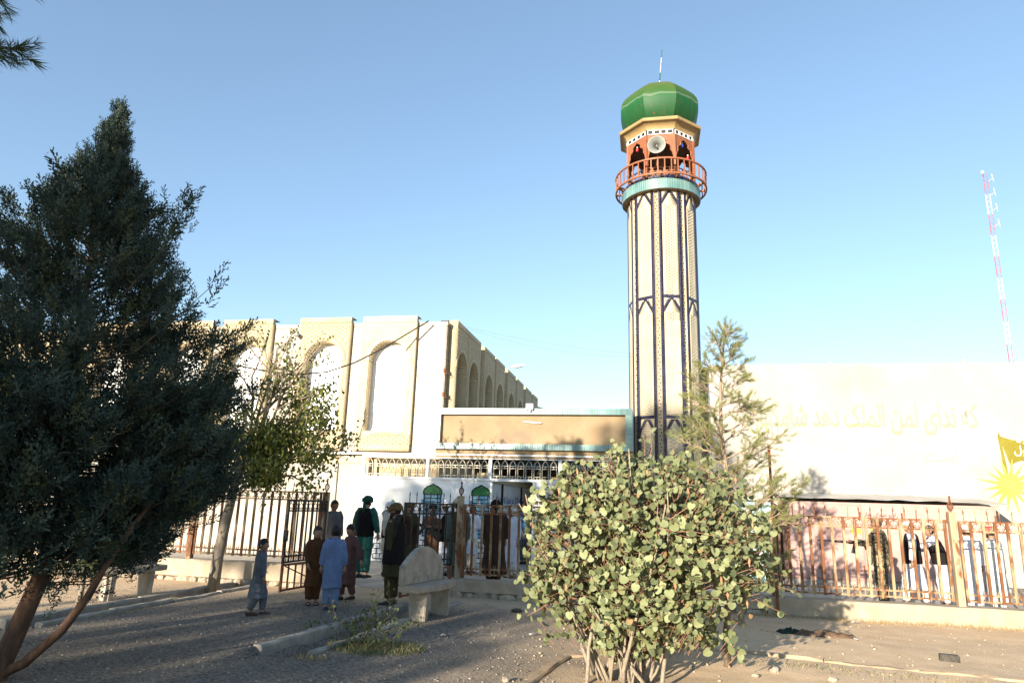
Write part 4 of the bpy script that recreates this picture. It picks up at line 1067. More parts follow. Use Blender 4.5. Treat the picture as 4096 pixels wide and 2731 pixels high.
bench((-8.75, 10.8), R(74), 'pale concrete bench half hidden under the juniper')
# ================================================================== VEGETATION
random.seed(21)
def rvec(s=1.0): return Vector((random.gauss(0, s), random.gauss(0, s), random.gauss(0, s)))
def blade(V, F_, p, d, L_, w, n):
    d = Vector(d).normalized(); s = d.cross(n); s = s.normalized() if s.length > 1e-4 else d.orthogonal().normalized(); p = Vector(p)
    o = len(V); V += [p, p+d*L_*.45+s*w/2, p+d*L_, p+d*L_*.45-s*w/2]; F_.append((o, o+1, o+2, o+3))
def path_tube(mb, pts, r0_, r1_, n=7, mi=0):
    k = len(pts); mb.tube(pts, [r0_+(r1_-r0_)*i/(k-1) for i in range(k)], n, mi)

# ---- juniper on the left
def juniper_spray(seed):
    rs = random.Random(seed); V, F_ = [], []
    for i in range(10):
        t = .06+.86*i/9; a = i*2.4+rs.random(); sl = .40*(1-t*.65)
        base = Vector((0, 0, t)); d = Vector((math.cos(a)*.75, math.sin(a)*.75, .85)).normalized()
        for j in range(4):
            p = base+d*sl*(j/4); e = d+Vector((rs.gauss(0, .45), rs.gauss(0, .45), rs.gauss(.1, .3)))
            blade(V, F_, p, e, sl*.58, .072, Vector((rs.gauss(0,1), rs.gauss(0,1), rs.gauss(0,1))))
    blade(V, F_, (0,0,.0), (0,0,1), .7, .03, Vector((1,0,0))); blade(V, F_, (0,0,.55), (.05,.02,1), .6, .035, Vector((0,1,0)))
    return np.array([tuple(v) for v in V]), np.array(F_)
jm = [mat('juniper_green', (.026,.046,.037), (.042,.068,.053), 5, .7, trans=.12, spec=.25), mat('juniper_grey_green', (.058,.084,.066), (.082,.110,.085), 6, .7, trans=.12, spec=.25), mat('juniper_olive', (.065,.075,.03), (.095,.105,.045), 6, .7, trans=.12, spec=.25)]
jun = thing('juniper_tree', (-5.95, 5.9, 0), 'dark bluish juniper tree filling the left of the yard', 'tree')
zR = [.85, 1.08, 1.47, 1.91, 2.37, 2.84, 3.32, 3.84, 4.37, 4.94, 5.4, 6.0, 6.5]; rR = [1.2, 1.7, 2.0, 2.1, 2.15, 2.1, 1.9, 1.5, 1.1, .74, .42, .12, .02]
def jr(z): return float(np.interp(z, zR, rR))
def jax(z): return Vector((-6.62+.02*z, 6.6, z)) if z > 1.2 else Vector((-6.62+.02*z+(1.2-z)*.25, 6.6-(1.2-z)*.2, z))
JS = [juniper_spray(s) for s in range(3)]
Ms = [[], [], []]; twigs = MB()
def jbranch(zb, az, reach, rise, n):
    a0 = jax(zb); tip = jax(min(6.4, zb+rise)); out = Vector((math.cos(az), math.sin(az), 0))
    b = tip+out*reach
    mid = a0.lerp(b, .5)+Vector((0, 0, -.12*reach))
    pts = [a0, a0.lerp(mid, .6), mid, mid.lerp(b, .5)+Vector((0,0,-.02)), b]
    path_tube(twigs, pts, .012, .003, 4)
    dirb = (b-mid).normalized()
    for i in range(n):
        t = random.random()**.75; t = .36+.64*t
        p = (a0*(1-t)**2+mid*2*t*(1-t)+b*t*t); spread = (.05+.30*(1-t)**.7)*min(1, .25+reach/.9)
        p = p+rvec(spread*.62)*Vector((1,1,.75)).length*.58
        d = dirb*.8+Vector((0, 0, .75))+rvec(.42)+(p-jax(p.z))*.16
        s = random.uniform(.16, .28)*(1.1 if t > .85 else 1.0)*(1.0 if p.z < 5.4 else .7)
        k = random.randrange(3); Ms[k].append(M4(frame(d, random.random()*6.28), p, s))
nb = 375
for i in range(nb):
    z = .9+5.1*(i/nb)**1.02+random.uniform(-.1, .1); rise = random.uniform(.1, .75)
    reach = jr(min(6.45, z+rise))*random.uniform(.62, 1.03)
    jbranch(z, random.random()*6.283, max(.06, reach), rise, int(12+reach*12.5))
for i in range(110):      # the heavy lower skirt
    z = random.uniform(.72, 2.7); rise = random.uniform(.1, .5); jbranch(z, random.uniform(-1.5, 1.3), jr(z+rise)*random.uniform(.7, .9), rise, 42)
# long ragged side shoots on the outline
for zb, az, reach, rise in ((3.0, -.1, 1.95, 1.0), (4.1, 3.1, 1.5, 1.2), (4.6, 2.9, 1.1, 1.1), (2.7, .2, 2.15, .9), (4.3, .05, 1.25, .8), (3.6, -.3, 1.6, .9)):
    jbranch(zb, az, reach*.95, rise, 30)
for i in range(70):
    z = 5.2+1.25*i/70; k = i % 3; Ms[k].append(M4(frame(Vector((random.gauss(0,.5), random.gauss(0,.5), 1)), i), jax(z)+rvec(.05*(6.6-z)), random.uniform(.5,1)*(.05+.11*(6.6-z))))
V, F_, mi_ = [], [], []; o_ = 0
for k in range(3):
    v, f = scatter(JS[k][0], JS[k][1], Ms[k]); V.append(v); F_.append(f+o_); o_ += len(v)
    per = len(JS[k][1]); mi_.append(np.repeat(RNG.choice(3, len(Ms[k]), p=[.6, .28, .12]), per))
print('juniper quads', sum(len(f) for f in F_))
link('crown', rawmesh('crown', np.concatenate(V), np.concatenate(F_), jm, np.concatenate(mi_)), jun)
twigs.build('branches', bark, jun, fix=False)
jbark = mat('juniper_bark', (.06,.034,.022), (.12,.062,.036), 9, .9, .9, 22, c3=(.27,.20,.135), s3=6, lo3=.60, hi3=.66, stretch=(1,1,.4))
tr = MB(); path_tube(tr, [(-6.0, 5.82, -.1), (-5.97, 5.85, .12), (-5.93, 5.92, .4), (-5.86, 6.02, .9), (-5.95, 6.2, 1.5)], .105, .07, 12); path_tube(tr, [(-5.95, 6.2, 1.45), (-6.3, 6.5, 2.5), (-6.55, 6.65, 4.0), (-6.55, 6.6, 5.4)], .068, .015, 10, 1); tr.build('trunk', [jbark, bark], jun, True)
tr = MB(); path_tube(tr, [(-5.96, 5.84, .06), (-5.75, 5.9, .17), (-5.5, 6.0, .45), (-5.33, 6.06, .75), (-5.22, 6.1, 1.05), (-5.16, 6.3, 1.4), (-5.1, 6.5, 1.7)], .052, .022, 10); tr.build('side_stem', jbark, jun, True)

# ---- leaves
def leaf_tpl(kind='round'):
    if kind == 'round': out = [(0,-.10), (.20,-.22), (.42,-.14), (.50,.12), (.40,.42), (.17,.64), (0,.70), (-.17,.64), (-.40,.42), (-.50,.12), (-.42,-.14), (-.20,-.22)]
    else: out = [(0,0), (.22,-.02), (.36,.2), (.32,.48), (.14,.78), (0,1.0), (-.14,.78), (-.32,.48), (-.36,.2), (-.22,-.02)]
    V = [(0, .22, -.035)] + [(x, y, .10*abs(x)-.05*y*y) for x, y in out]; n = len(out)
    return np.array(V), np.array([(0, 1+i, 1+(i+1) % n) for i in range(n)])
RL, RLF = leaf_tpl('round'); PL, PLF = leaf_tpl('pointed')
def leafrot(n, droop=.6):
    """face normal n, tip hanging down"""
    n = Vector(n).normalized(); t = Vector((random.gauss(0,.5), random.gauss(0,.5), -droop*1.4)); t = (t-n*t.dot(n)); t = t.normalized() if t.length > 1e-3 else n.orthogonal().normalized()
    s = t.cross(n)
    return np.array([[s.x, t.x, n.x], [s.y, t.y, n.y], [s.z, t.z, n.z]])
def leafmesh(name, V, F_, m_): return rawmesh(name, V, F_, m_, smooth=True)

# ---- round-leaved shrub in the foreground
shr = thing('round_leaved_shrub', (-.3, 7.75, 0), 'large multi-stemmed shrub with round grey-green leaves in the sun', 'shrub')
sl = [mat('shrub_leaf_green', (.155,.178,.076), (.195,.218,.10), 12, .55, trans=.16, spec=.35, rnd=.12), mat('shrub_leaf_pale', (.22,.242,.113), (.265,.285,.14), 12, .55, trans=.16, spec=.35, rnd=.1),
      mat('shrub_leaf_deep', (.085,.105,.05), (.12,.14,.066), 12, .55, trans=.16, spec=.35, rnd=.12), mat('shrub_leaf_dry', (.20,.12,.055), (.27,.18,.08), 15, .7, trans=.1)]
SC = Vector((-.06, 8.0, 1.36)); SR = Vector((1.40, 1.15, 1.10))
stemm = mat('shrub_stem', (.22,.18,.13), (.30,.25,.185), 20, .85, .4, 60); twigm = mat('red_twig', (.20,.10,.06), (.28,.16,.10), 12, .8)
def inshrub(p):
    q = p-SC; a = math.atan2(q.z, q.x); w = 1+.11*math.sin(3*a+.6)+.08*math.sin(7*a+2)+.06*math.sin(11*a)+.22*mnoise.noise(p*2.2)
    if q.z < -.75: w *= .9
    return (q.x/SR.x)**2+(q.y/SR.y)**2+(q.z/SR.z)**2 < w*w
stems, tw = MB(), MB(); sites = []
for i in range(30):
    az = random.random()*6.283; tilt = random.uniform(.03, .85); b = Vector((-.22+random.gauss(0,.16), 7.72+random.gauss(0,.14), -.05))
    d = Vector((math.cos(az)*tilt, math.sin(az)*tilt*.8, 1)).normalized(); p = b.copy(); pts = [p.copy()]
    L_ = random.uniform(1.5, 2.5); n = 8
    for k in range(n):
        d = (d+rvec(.09)+Vector((0, 0, .06))).normalized(); p = p+d*L_/n
        pts.append(p.copy())
        if k > 2 and not inshrub(p): break
    path_tube(stems, pts, random.uniform(.013, .026), .006, 6)
    for k in range(2, len(pts)):
        for j in range(5):
            q = pts[k].copy(); e = (d*.3+rvec(.8)+(q-SC)*.5); e.normalize(); tp = [q.copy()]; L2 = random.uniform(.35, .9); ok = 0
            for m_ in range(5):
                e = (e+rvec(.2)+Vector((0,0,.07))).normalized(); q = q+e*L2/5
                if not inshrub(q): break
                tp.append(q.copy()); sites.append(q.copy()); ok += 1
            if ok >= 1: path_tube(tw, tp, .006, .002, 4)
# extra shoots towards the shell so that the outline is full but ragged
for i in range(1500):
    d = rvec(1).normalized(); q = SC+Vector((d.x*SR.x, d.y*SR.y, d.z*SR.z))*random.uniform(.72, 1.0)
    if not inshrub(q): continue
    p0 = q-Vector((d.x, d.y, d.z*.5+.5)).normalized()*random.uniform(.2, .4); pts = [p0, p0.lerp(q, .5)+rvec(.02), q]; path_tube(tw, pts, .005, .002, 4); sites += [q, p0.lerp(q, .5), q+rvec(.03)]
for (x, z) in ((-.05, 2.55), (.02, 2.62), (-.75, 2.3), (.7, 2.32), (1.2, 2.05), (1.42, 1.1), (1.5, .95), (-1.45, .95), (-1.35, .55), (.35, 2.5), (-.4, 2.45), (1.38, .72)):
    p0 = SC+(Vector((x, 7.9, z))-SC)*.72; q = Vector((x, 7.95, z)); path_tube(tw, [p0, p0.lerp(q, .5)+rvec(.03), q], .006, .002, 4); sites += [p0.lerp(q, t) for t in (.4, .55, .7, .85, 1)]
for i in range(260):      # leafy shoots low on the stems
    a_ = random.random()*6.283; r_ = random.uniform(.25, .95); q = Vector((-.15+math.cos(a_)*r_*1.15, 7.8+math.sin(a_)*r_*.8, random.uniform(.28, .75)+r_*.12)); path_tube(tw, [q-Vector((math.cos(a_)*.12, math.sin(a_)*.12, .14)), q], .004, .002, 4); sites += [q, q+rvec(.04)]
leaves = []
for q in sites:
    if mnoise.noise(q*2.6+Vector((3,1,7))) < -.30 and random.random() < .6: continue
    for j in range(random.choice((1, 2, 2))):
        outw = (q-SC); nrm = sd*.62+outw*.35+rvec(.72)
        p = q+rvec(.035); s = random.choice((.045, .055, .065, .075, .09))*random.uniform(.75, 1.15)
        leaves.append((M4(leafrot(nrm), p, s), p))
print('shrub leaves', len(leaves))
leaves.sort(key=lambda q: -(-(q[1].y)+random.random()*.25+np.linalg.norm(q[0][:3, 0])*12))
ml = [leafmesh('leaf', RL, RLF, m_) for m_ in sl]
big, rest = leaves[:300], leaves[300:]
for M, p in big: link('leaf', ml[random.choice((0,0,1,1,1,2))], shr, Matrix(M.tolist()))
V, F_ = scatter(RL, RLF, [q[0] for q in rest])
o = link('leaves', rawmesh('leaves', V, F_, sl, np.repeat(RNG.choice(4, len(rest), p=[.43, .30, .255, .015]), len(RLF)), smooth=True), shr); tag(o, kind='stuff')
stems.build('stems', stemm, shr, True, fix=False); tw.build('twigs', twigm, shr, fix=False)
pod = MB()
for i in range(60):
    p = SC+Vector((random.uniform(-1, 1.1), random.uniform(-.9, -.2), random.uniform(-.5, .8))); pod.prism([p, p+Vector((.012, 0, -.03)), p+Vector((.003, .004, -.085)), p+Vector((-.010, 0, -.03))], (0, .002, 0))
tag(pod.build('seed_pods', mat('dry_pod', (.28,.13,.07), (.4,.22,.12), 12, .8), shr), kind='stuff')

# ---- generic branching
def grow(mb, p, d, L_, r_, depth, sites, wob=.18, up_=.12, nseg=4, split=(2, 3), ang=.6, shrink=.72, minr=.003):
    pts = [p.copy()]
    for i in range(nseg):
        d = (d+rvec(wob)*.6+Vector((0, 0, up_))).normalized(); p = p+d*L_/nseg; pts.append(p.copy())
        if depth <= 1: sites.append((p.copy(), d.copy()))
    path_tube(mb, pts, r_, max(minr, r_*.6), 6 if depth > 2 else 4)
    if depth == 0: return
    for k in range(random.randint(*split)):
        t = random.uniform(.45, 1.0) if k else 1.0; q = pts[min(nseg, int(t*nseg))]
        e = (d+rvec(ang)).normalized()
        grow(mb, q, e, L_*shrink*random.uniform(.75, 1.15), max(minr, r_*.58), depth-1, sites, wob, up_, nseg, split, ang, shrink, minr)

# ---- broad-leaved tree behind the juniper, left of the gate
dt = thing('broadleaf_tree', (-8.1, 12.3, 0), 'half-bare yellowing broadleaf tree with pale grey trunk left of the gate', 'tree')
lm = [mat('autumn_leaf_green', (.125,.15,.026), (.175,.20,.044), 8, .5, trans=.3, spec=.4), mat('autumn_leaf_yellow', (.20,.205,.035), (.255,.25,.055), 8, .5, trans=.35, spec=.4), mat('autumn_leaf_dark', (.05,.08,.02), (.07,.10,.03), 8, .5, trans=.25, spec=.4)]
tb = MB(); whitew = mat('pale_grey_bark', (.20,.165,.125), (.32,.27,.205), 9, .95, .9, 26, c3=(.12,.095,.07), s3=5, stretch=(1,1,.25))
tp = [Vector((-8.12, 12.3, -.1)), Vector((-8.10, 12.3, .6)), Vector((-8.03, 12.32, 1.3)), Vector((-7.95, 12.35, 2.0)), Vector((-7.75, 12.4, 2.6))]
path_tube(tb, tp, .115, .075, 12); tb.build('trunk', whitew, dt, True)
br_ = MB(); sites = []; bare = []
C0 = tp[-1]-Vector((0, 0, .25))
for (tx, ty, tz, dp) in ((-5.9, 12.2, 3.1, 3), (-5.75, 12.5, 2.5, 3), (-6.6, 12.0, 2.2, 3), (-7.0, 12.3, 3.3, 3), (-6.4, 12.6, 3.7, 3), (-8.6, 12.3, 3.3, 3), (-7.6, 12.1, 2.9, 3), (-8.5, 12.0, 2.6, 3), (-6.2, 12.3, 2.2, 3), (-5.5, 12.3, 2.9, 3), (-6.0, 12.1, 3.6, 3), (-5.6, 12.4, 3.3, 3), (-6.7, 12.2, 4.1, 3), (-6.9, 12.4, 2.7, 3), (-7.2, 12.5, 2.4, 3), (-8.2, 12.4, 3.6, 3), (-7.4, 12.0, 2.0, 3)):
    d = Vector((tx, ty, tz))-C0; grow(br_, C0-Vector((0,0,random.uniform(0,.5))), (d.normalized()+Vector((0,0,.25))).normalized(), d.length*.62, .034, 3, sites, .22, -.01, 4, (2, 3), .65, .56)
for (tx, tz) in ((-7.45, 5.2), (-7.1, 4.9), (-7.9, 5.0), (-6.7, 4.5)):
    d = Vector((tx, 12.4, tz))-C0; grow(br_, C0, d.normalized(), d.length*.66, .034, 3, bare, .16, .10, 4, (3, 4), .55, .55)
br_.build('branches', mat('grey_bark', (.22,.17,.12), (.32,.26,.19), 12, .9, .6, 40), dt, fix=False)
Ms = []
for p, d in sites:
    if p.z < 1.95: continue
    for k in range(6):
        if p.z > 4.3 and random.random() < .6: continue
        Ms.append(M4(leafrot(sd*.35+rvec(.9), 1.0), p+rvec(.13), random.uniform(.055, .085)))
for p, d in bare:
    if random.random() < .22:
        for k in range(3): Ms.append(M4(leafrot(sd*.25+rvec(.9), 1.0), p+rvec(.05), random.uniform(.055, .08)))
print('broadleaf leaves', len(Ms))
V, F_ = scatter(PL, PLF, Ms); o = link('leaves', rawmesh('leaves', V, F_, lm, np.repeat(RNG.choice(3, len(Ms), p=[.5, .3, .2]), len(PLF)), smooth=True), dt); tag(o, kind='stuff')

# ---- needles
def tuft(seed, n=18, spread=.75):
    rs = random.Random(seed); V, F_ = [], []
    for i in range(n):
        a = rs.random()*6.283; s = spread*rs.uniform(.25, 1); blade(V, F_, (0, 0, rs.uniform(-.5, .05)), (math.cos(a)*s, math.sin(a)*s, 1), rs.uniform(.75, 1.1), .045, Vector((rs.gauss(0,1), rs.gauss(0,1), rs.gauss(0,1))))
    return np.array([tuple(v) for v in V]), np.array(F_)
TF = tuft(5); TFL = tuft(8, 26, .8)
def needles(name, sites, parent, ms, smin, smax, tpl=TF, probs=None):
    M_ = [M4(frame(d+rvec(.2), random.random()*6), p, random.uniform(smin, smax)) for p, d in sites]
    V, F_ = scatter(tpl[0], tpl[1], M_); o = link(name, rawmesh(name, V, F_, ms, np.repeat(RNG.choice(len(ms), len(M_), p=probs), len(tpl[1]))), parent); tag(o, kind='stuff'); return o
pm = [mat('pine_needle_fresh', (.20,.225,.065), (.25,.265,.09), 4, .5, trans=.25), mat('pine_needle_green', (.14,.165,.055), (.18,.20,.07), 4, .5, trans=.2)]
# young sparse pine by the fence
pt = thing('young_pine', (1.42, 12.0, 0), 'young sparse pine tree with light green needles in front of the fence', 'tree')
pb_ = MB(); trunk = [Vector((1.40, 12.0, -.05)), Vector((1.38, 12.0, 1.0)), Vector((1.28, 12.02, 2.2)), Vector((1.20, 12.0, 3.0)), Vector((1.22, 12.0, 3.8)), Vector((1.30, 12.0, 4.5)), Vector((1.34, 12.0, 4.95))]
path_tube(pb_, trunk, .055, .008, 8); ns = []
def pinebranch(z, az, L_, sub):
    i = next(k for k in range(len(trunk)-1) if trunk[k].z <= z <= trunk[k+1].z); t = (z-trunk[i].z)/(trunk[i+1].z-trunk[i].z); p = trunk[i].lerp(trunk[i+1], t)
    d = Vector((math.cos(az), math.sin(az), .42)).normalized(); pts = [p]; n = 6
    for k in range(n):
        d = (d+rvec(.07)+Vector((0,0,.03))).normalized(); p = p+d*L_/n; pts.append(p)
        if k >= 1:
            for j in range(sub+1):
                e = (d*.9+rvec(.55)+Vector((0,0,.15))).normalized(); l2 = random.uniform(.16, .36)*(1.1-k/n*.4); q1 = p+e*l2*.5; q2 = q1+(e+rvec(.25)).normalized()*l2*.5
                path_tube(pb_, [p, q1, q2], .006, .003, 4); ns.append((q2, e)); ns.append((q1.lerp(q2, .5), e))
                if random.random() < .5: ns.append((q1, (e+rvec(.4)).normalized()))
    path_tube(pb_, pts, .016 if L_ > .6 else .009, .004, 5); ns.append((p, d))
for i in range(46):
    z = .75+4.0*(i/46)**1.0; L_ = float(np.interp(z, [.7, 1.6, 2.6, 3.3, 4.1, 4.8], [1.1, 1.05, .8, .64, .38, .14]))*random.uniform(.75, 1.1)
    pinebranch(z, i*2.39996+random.uniform(-.3,.3), L_, 3 if z < 2.6 else 2)
for az, z, L_ in ((-.15, 1.7, 1.15), (.1, 2.45, 1.0), (-.05, 1.35, 1.2), (3.0, 2.6, .75), (2.8, 3.3, .55), (-.1, 3.3, .55)): pinebranch(z, az, L_, 3)
for k in range(7): ns.append((Vector((1.33, 12.0, 4.65+.05*k))+rvec(.02), Vector((random.gauss(0,.25), random.gauss(0,.25), 1))))
pb_.build('branches', mat('pine_bark', (.24,.17,.11), (.33,.26,.18), 14, .9, .5, 40), pt, fix=False)
needles('needles', [q for q in ns if random.random() < .9], pt, pm, .08, .12, TF, [.7, .3])
co_ = MB()
for p in ((1.19, 11.95, 4.12), (1.27, 11.95, 4.22)): co_.lathe([(.01, -.06), (.035, -.03), (.04, .0), (.025, .04), (.005, .06)], 8, p)
co_.build('cones', mat('pine_cone', (.25,.14,.07), None, rough=.9), pt, True)

# ---- tall pine whose branch dips into the top left corner
tp_ = thing('tall_pine', (-8.3, 4.2, 0), 'tall pine outside the left edge with one branch dipping into the top corner', 'tree')
tm_ = MB(); path_tube(tm_, [(-8.3, 4.2, -.1), (-8.25, 4.2, 3), (-8.3, 4.15, 5.5), (-8.25, 4.2, 7.0)], .2, .05, 10); tm_.build('trunk', bark, tp_, True)
random.seed(77)
ns = []; bb = MB()
for z, az, L_ in [(5.88, -.04, 2.74), (5.70, -.07, 2.80), (5.56, -.05, 2.78), (5.46, -.03, 2.72)] + [(random.uniform(4.6, 6.9), random.random()*6.28, random.uniform(.6, 1.4)) for _ in range(22)]:
    p = Vector((-8.27, 4.2, z)); d = Vector((math.cos(az), math.sin(az), .05)).normalized(); pts = [p]
    for k in range(10):
        d = (d+rvec(.03)+Vector((0, 0, -.012))).normalized(); p = p+d*L_/10; pts.append(p)
        if k > 2:
            for j in range(7 if L_ > 2.5 and k > 6 else 5):
                e = (d*.7+rvec(.5)+Vector((0,0,-.25))).normalized(); q = p+e*random.uniform(.1, .36); path_tube(bb, [p, q], .006, .003, 4); ns += [(q, e), (p.lerp(q, .55), e)]
    path_tube(bb, pts, .035, .006, 5)
bb.build('branches', bark, tp_, fix=False)
needles('needles', ns, tp_, [mat('pine_needle_dark', (.045,.07,.025), (.07,.10,.035), 4, .5, trans=.2)], .11, .16, TFL)

# ---- sapling right of the shrub
sp_ = thing('sapling', (.86, 8.86, 0), 'small sapling with dark trunk leaning at the right side of the shrub', 'tree')
a = MB(); path_tube(a, [(.86, 8.86, -.05), (.84, 8.84, .3), (.88, 8.82, .6), (.84, 8.75, .95), (.80, 8.6, 1.3)], .045, .02, 8); a.build('trunk', bark, sp_, True)
a = MB(); st = []
for i in range(7): grow(a, Vector((.83, 8.7, .8+.08*i)), Vector((math.cos(i*.9), -.2+math.sin(i*.9), .5)).normalized(), .45, .01, 1, st, .15, .05, 4, (1, 2), .5, .7, .002)
a.build('twigs', twigm, sp_, fix=False)
M_ = [M4(leafrot(sd*.8+rvec(.5)), p+rvec(.05), random.uniform(.06, .09)) for p, d in st for _ in range(2)]
V, F_ = scatter(RL, RLF, M_); o = link('leaves', rawmesh('leaves', V, F_, sl, np.repeat(RNG.choice(3, len(M_)), len(RLF)), smooth=True), sp_); tag(o, kind='stuff')

# ---- thin saplings at the left, weeds, dry grass
lt = thing('thin_sapling', (-8.95, 10.0, 0), 'thin bent bare sapling beyond the left drain', 'tree')
a = MB(); path_tube(a, [(-8.95, 10.0, -.05), (-8.92, 10.0, .3), (-8.96, 10.0, .6), (-8.88, 10.0, .9), (-8.98, 10.02, 1.3), (-8.9, 10, 2.0)], .045, .02, 7); st = []
for i in range(4): grow(a, Vector((-8.93, 10, 1.0+.3*i)), Vector((math.cos(i*2), math.sin(i*2), .8)).normalized(), .5, .012, 1, st)
a.build('trunk', whitew, lt, True)
M_ = [M4(leafrot(rvec(1)), p+rvec(.06), .06) for p, d in st]; V, F_ = scatter(PL, PLF, M_); link('leaves', rawmesh('leaves', V, F_, lm[0]), lt)
wd = thing('weedy_bush', (-3.45, 8.5, 0), 'straggly small weed bush beside the kerbed drain in front of the bench', 'plant')
a = MB(); st = []
for i in range(15):
    az = i*2.4; grow(a, Vector((-3.42+random.gauss(0,.09), 8.45+random.gauss(0,.09), 0)), Vector((math.cos(az)*.75, math.sin(az)*.75, random.uniform(.35,1))).normalized(), random.uniform(.3, .62), .007, 1, st, .16, .04, 5, (1, 2), .5, .6, .002)
a.build('stems', mat('weed_stem', (.10,.085,.045), (.15,.12,.07), 12, .8), wd, fix=False)
wl = mat('weed_leaf', (.06,.085,.03), (.10,.13,.05), 8, .6, trans=.2)
M_ = [M4(leafrot(sd*.3+rvec(.8)), p+rvec(.03), random.uniform(.028, .05)) for p, d in st for _ in range(3)]
V, F_ = scatter(PL, PLF, M_); o = link('leaves', rawmesh('leaves', V, F_, wl, smooth=True), wd); tag(o, kind='stuff')
def grass(name, n, fn, hmin, hmax, ms, label, probs=None):
    V, F_ = [], []
    for i in range(n):
        x, y = fn(); d = Vector((random.gauss(0,.55), random.gauss(0,.55), 1)).normalized(); blade(V, F_, Vector((x, y, ground_h(x, y)-.01)), d, random.uniform(hmin, hmax), .006, rvec(1))
    o = link(name, rawmesh(name, np.array([tuple(v) for v in V]), np.array(F_), ms, RNG.choice(len(ms), n, p=probs))); tag(o, label, 'grass', kind='stuff')
straw = mat('dry_straw', (.32,.24,.115), (.40,.31,.165), 8, .8, trans=.1); gg = mat('weed_grass', (.07,.10,.035), (.11,.14,.05), 8, .7, trans=.2)
def disc(cx, cy, rx, ry): 
    def f():
        a_ = random.random()*6.283; r_ = math.sqrt(random.random()); return cx+rx*r_*math.cos(a_), cy+ry*r_*math.sin(a_)
    return f
grass('grass_mat', 2600, disc(-3.28, 8.42, .62, .42), .03, .09, [gg, straw], 'low green and straw weeds matted round the small bush by the drain', [.72, .28])
grass('dry_grass', 2200, lambda: (random.uniform(1.2, 8.5), VF-.22-abs(random.gauss(0, .13))), .03, .11, [straw], 'dry straw-coloured grass along the foot of the right retaining wall')
grass('dry_grass', 900, lambda: (lambda t: (.2+t*5+random.gauss(0,.1), 9.5-t*.75-abs(random.gauss(0,.22))))(random.random()), .02, .07, [straw, gg], 'sparse dry weeds inside the earth bed at lower right', [.6, .4])
grass('dry_grass', 700, lambda: random.choice((disc(-7.85, 9.6, .25, .5), disc(-7.9, 10.9, .2, .4), disc(-3.75, 7.65, .22, .12)))(), .02, .08, [straw, gg], 'dry weeds growing along the drain kerbs', [.7, .3])

# ================================================================== TREES BEHIND THE CAMERA (their shade falls over the yard)
def shade_tree(name, label, base, trunk_h, lobes, n, m_, size=.34):
    t = thing(name, base, label, 'tree', 'trees behind the camera'); a = MB()
    path_tube(a, [(base[0], base[1], -.2), (base[0]+.1, base[1], trunk_h*.5), (base[0], base[1], trunk_h)], .24, .08, 9)
    M_ = []; per = [l[3]*l[4]*l[5]*l[6] for l in lobes]; tot = sum(per)
    for l, w in zip(lobes, per):
        for i in range(int(n*w/tot)):
            d = rvec(1).normalized()*random.random()**.38
            p = Vector((l[0]+d.x*l[3], l[1]+d.y*l[4], l[2]+d.z*l[5])); M_.append(M4(frame(rvec(1), random.random()*6), p, size*random.uniform(.6, 1.3)))
        for k in range(5): a.tube([(base[0], base[1], min(trunk_h, l[2]-l[5]*.4)), (l[0]+random.gauss(0,l[3]*.4), l[1]+random.gauss(0,l[4]*.4), l[2]+random.gauss(0,l[5]*.4))], [.07, .02], 5)
    a.build('trunk', bark, t, fix=False)
    V, F_ = scatter(TFL[0], TFL[1], M_); o = link('crown', rawmesh('crown', V, F_, m_), t); tag(o, kind='stuff')
sm = mat('shade_pine_needle', (.05,.08,.03), (.07,.10,.04), 3, .6, trans=.15)
shade_tree('shade_pine', 'broad pine behind the camera shading the juniper and minaret foot', (-12.3, -15, 0), 10.5, [(-12.1, -15, 9.2, 2.1, 2.2, 3.6, 1.3), (-14, -15, 7.4, 1.7, 2, 2.1, 1.0), (-15.8, -15, 7.4, 1.5, 1.8, 1.6, .8)], 1900, sm, .46)
shade_tree('shade_pine', 'second pine behind the camera shading the gate', (-18.4, -15, 0), 9, [(-18.4, -15, 8.9, 2.1, 2.0, 2.0, 1)], 800, sm, .42)
shade_tree('shade_shrubbery', 'low evergreen thicket behind the camera shading the gravel', (-11.6, -14, 0), 4, [(-11.8, -14, 3.4, 3.4, 1.6, 2.2, 1.2), (-15.5, -14, 3.6, 3, 1.6, 2.4, 1.1)], 1900, sm, .46)
# ================================================================== PEOPLE
random.seed(5)
def remesh(mb, voxel, smooth=3, wr=0.0, wscale=9.0, vstretch=.45, seed=0.0):
    """one continuous surface grown from overlapping tubes; optional cloth wrinkles"""
    me = mb.mesh('tmp', []); fixn(me); o = bpy.data.objects.new('tmp', me); COL.objects.link(o)
    m_ = o.modifiers.new('r', 'REMESH'); m_.mode = 'VOXEL'; m_.voxel_size = voxel
    if smooth: s_ = o.modifiers.new('s', 'SMOOTH'); s_.iterations = smooth; s_.factor = .5
    out = bpy.data.meshes.new_from_object(o.evaluated_get(bpy.context.evaluated_depsgraph_get()))
    bpy.data.objects.remove(o); bpy.data.meshes.remove(me)
    if wr:
        n = len(out.vertices); co = np.empty(n*3, np.float32); no = np.empty(n*3, np.float32)
        out.vertices.foreach_get('co', co); out.vertices.foreach_get('normal', no); co = co.reshape(-1, 3); no = no.reshape(-1, 3)
        d = np.array([mnoise.noise(Vector((p[0]*wscale+seed, p[1]*wscale, p[2]*wscale*vstretch)))+.5*mnoise.noise(Vector((p[0]*wscale*2.3, p[1]*wscale*2.3+seed, p[2]*wscale*2.0))) for p in co])
        out.vertices.foreach_set('co', (co+no*(d*wr)[:, None]).astype(np.float32).ravel())
    out.polygons.foreach_set('use_smooth', np.ones(len(out.polygons), bool)); out.update(); return out
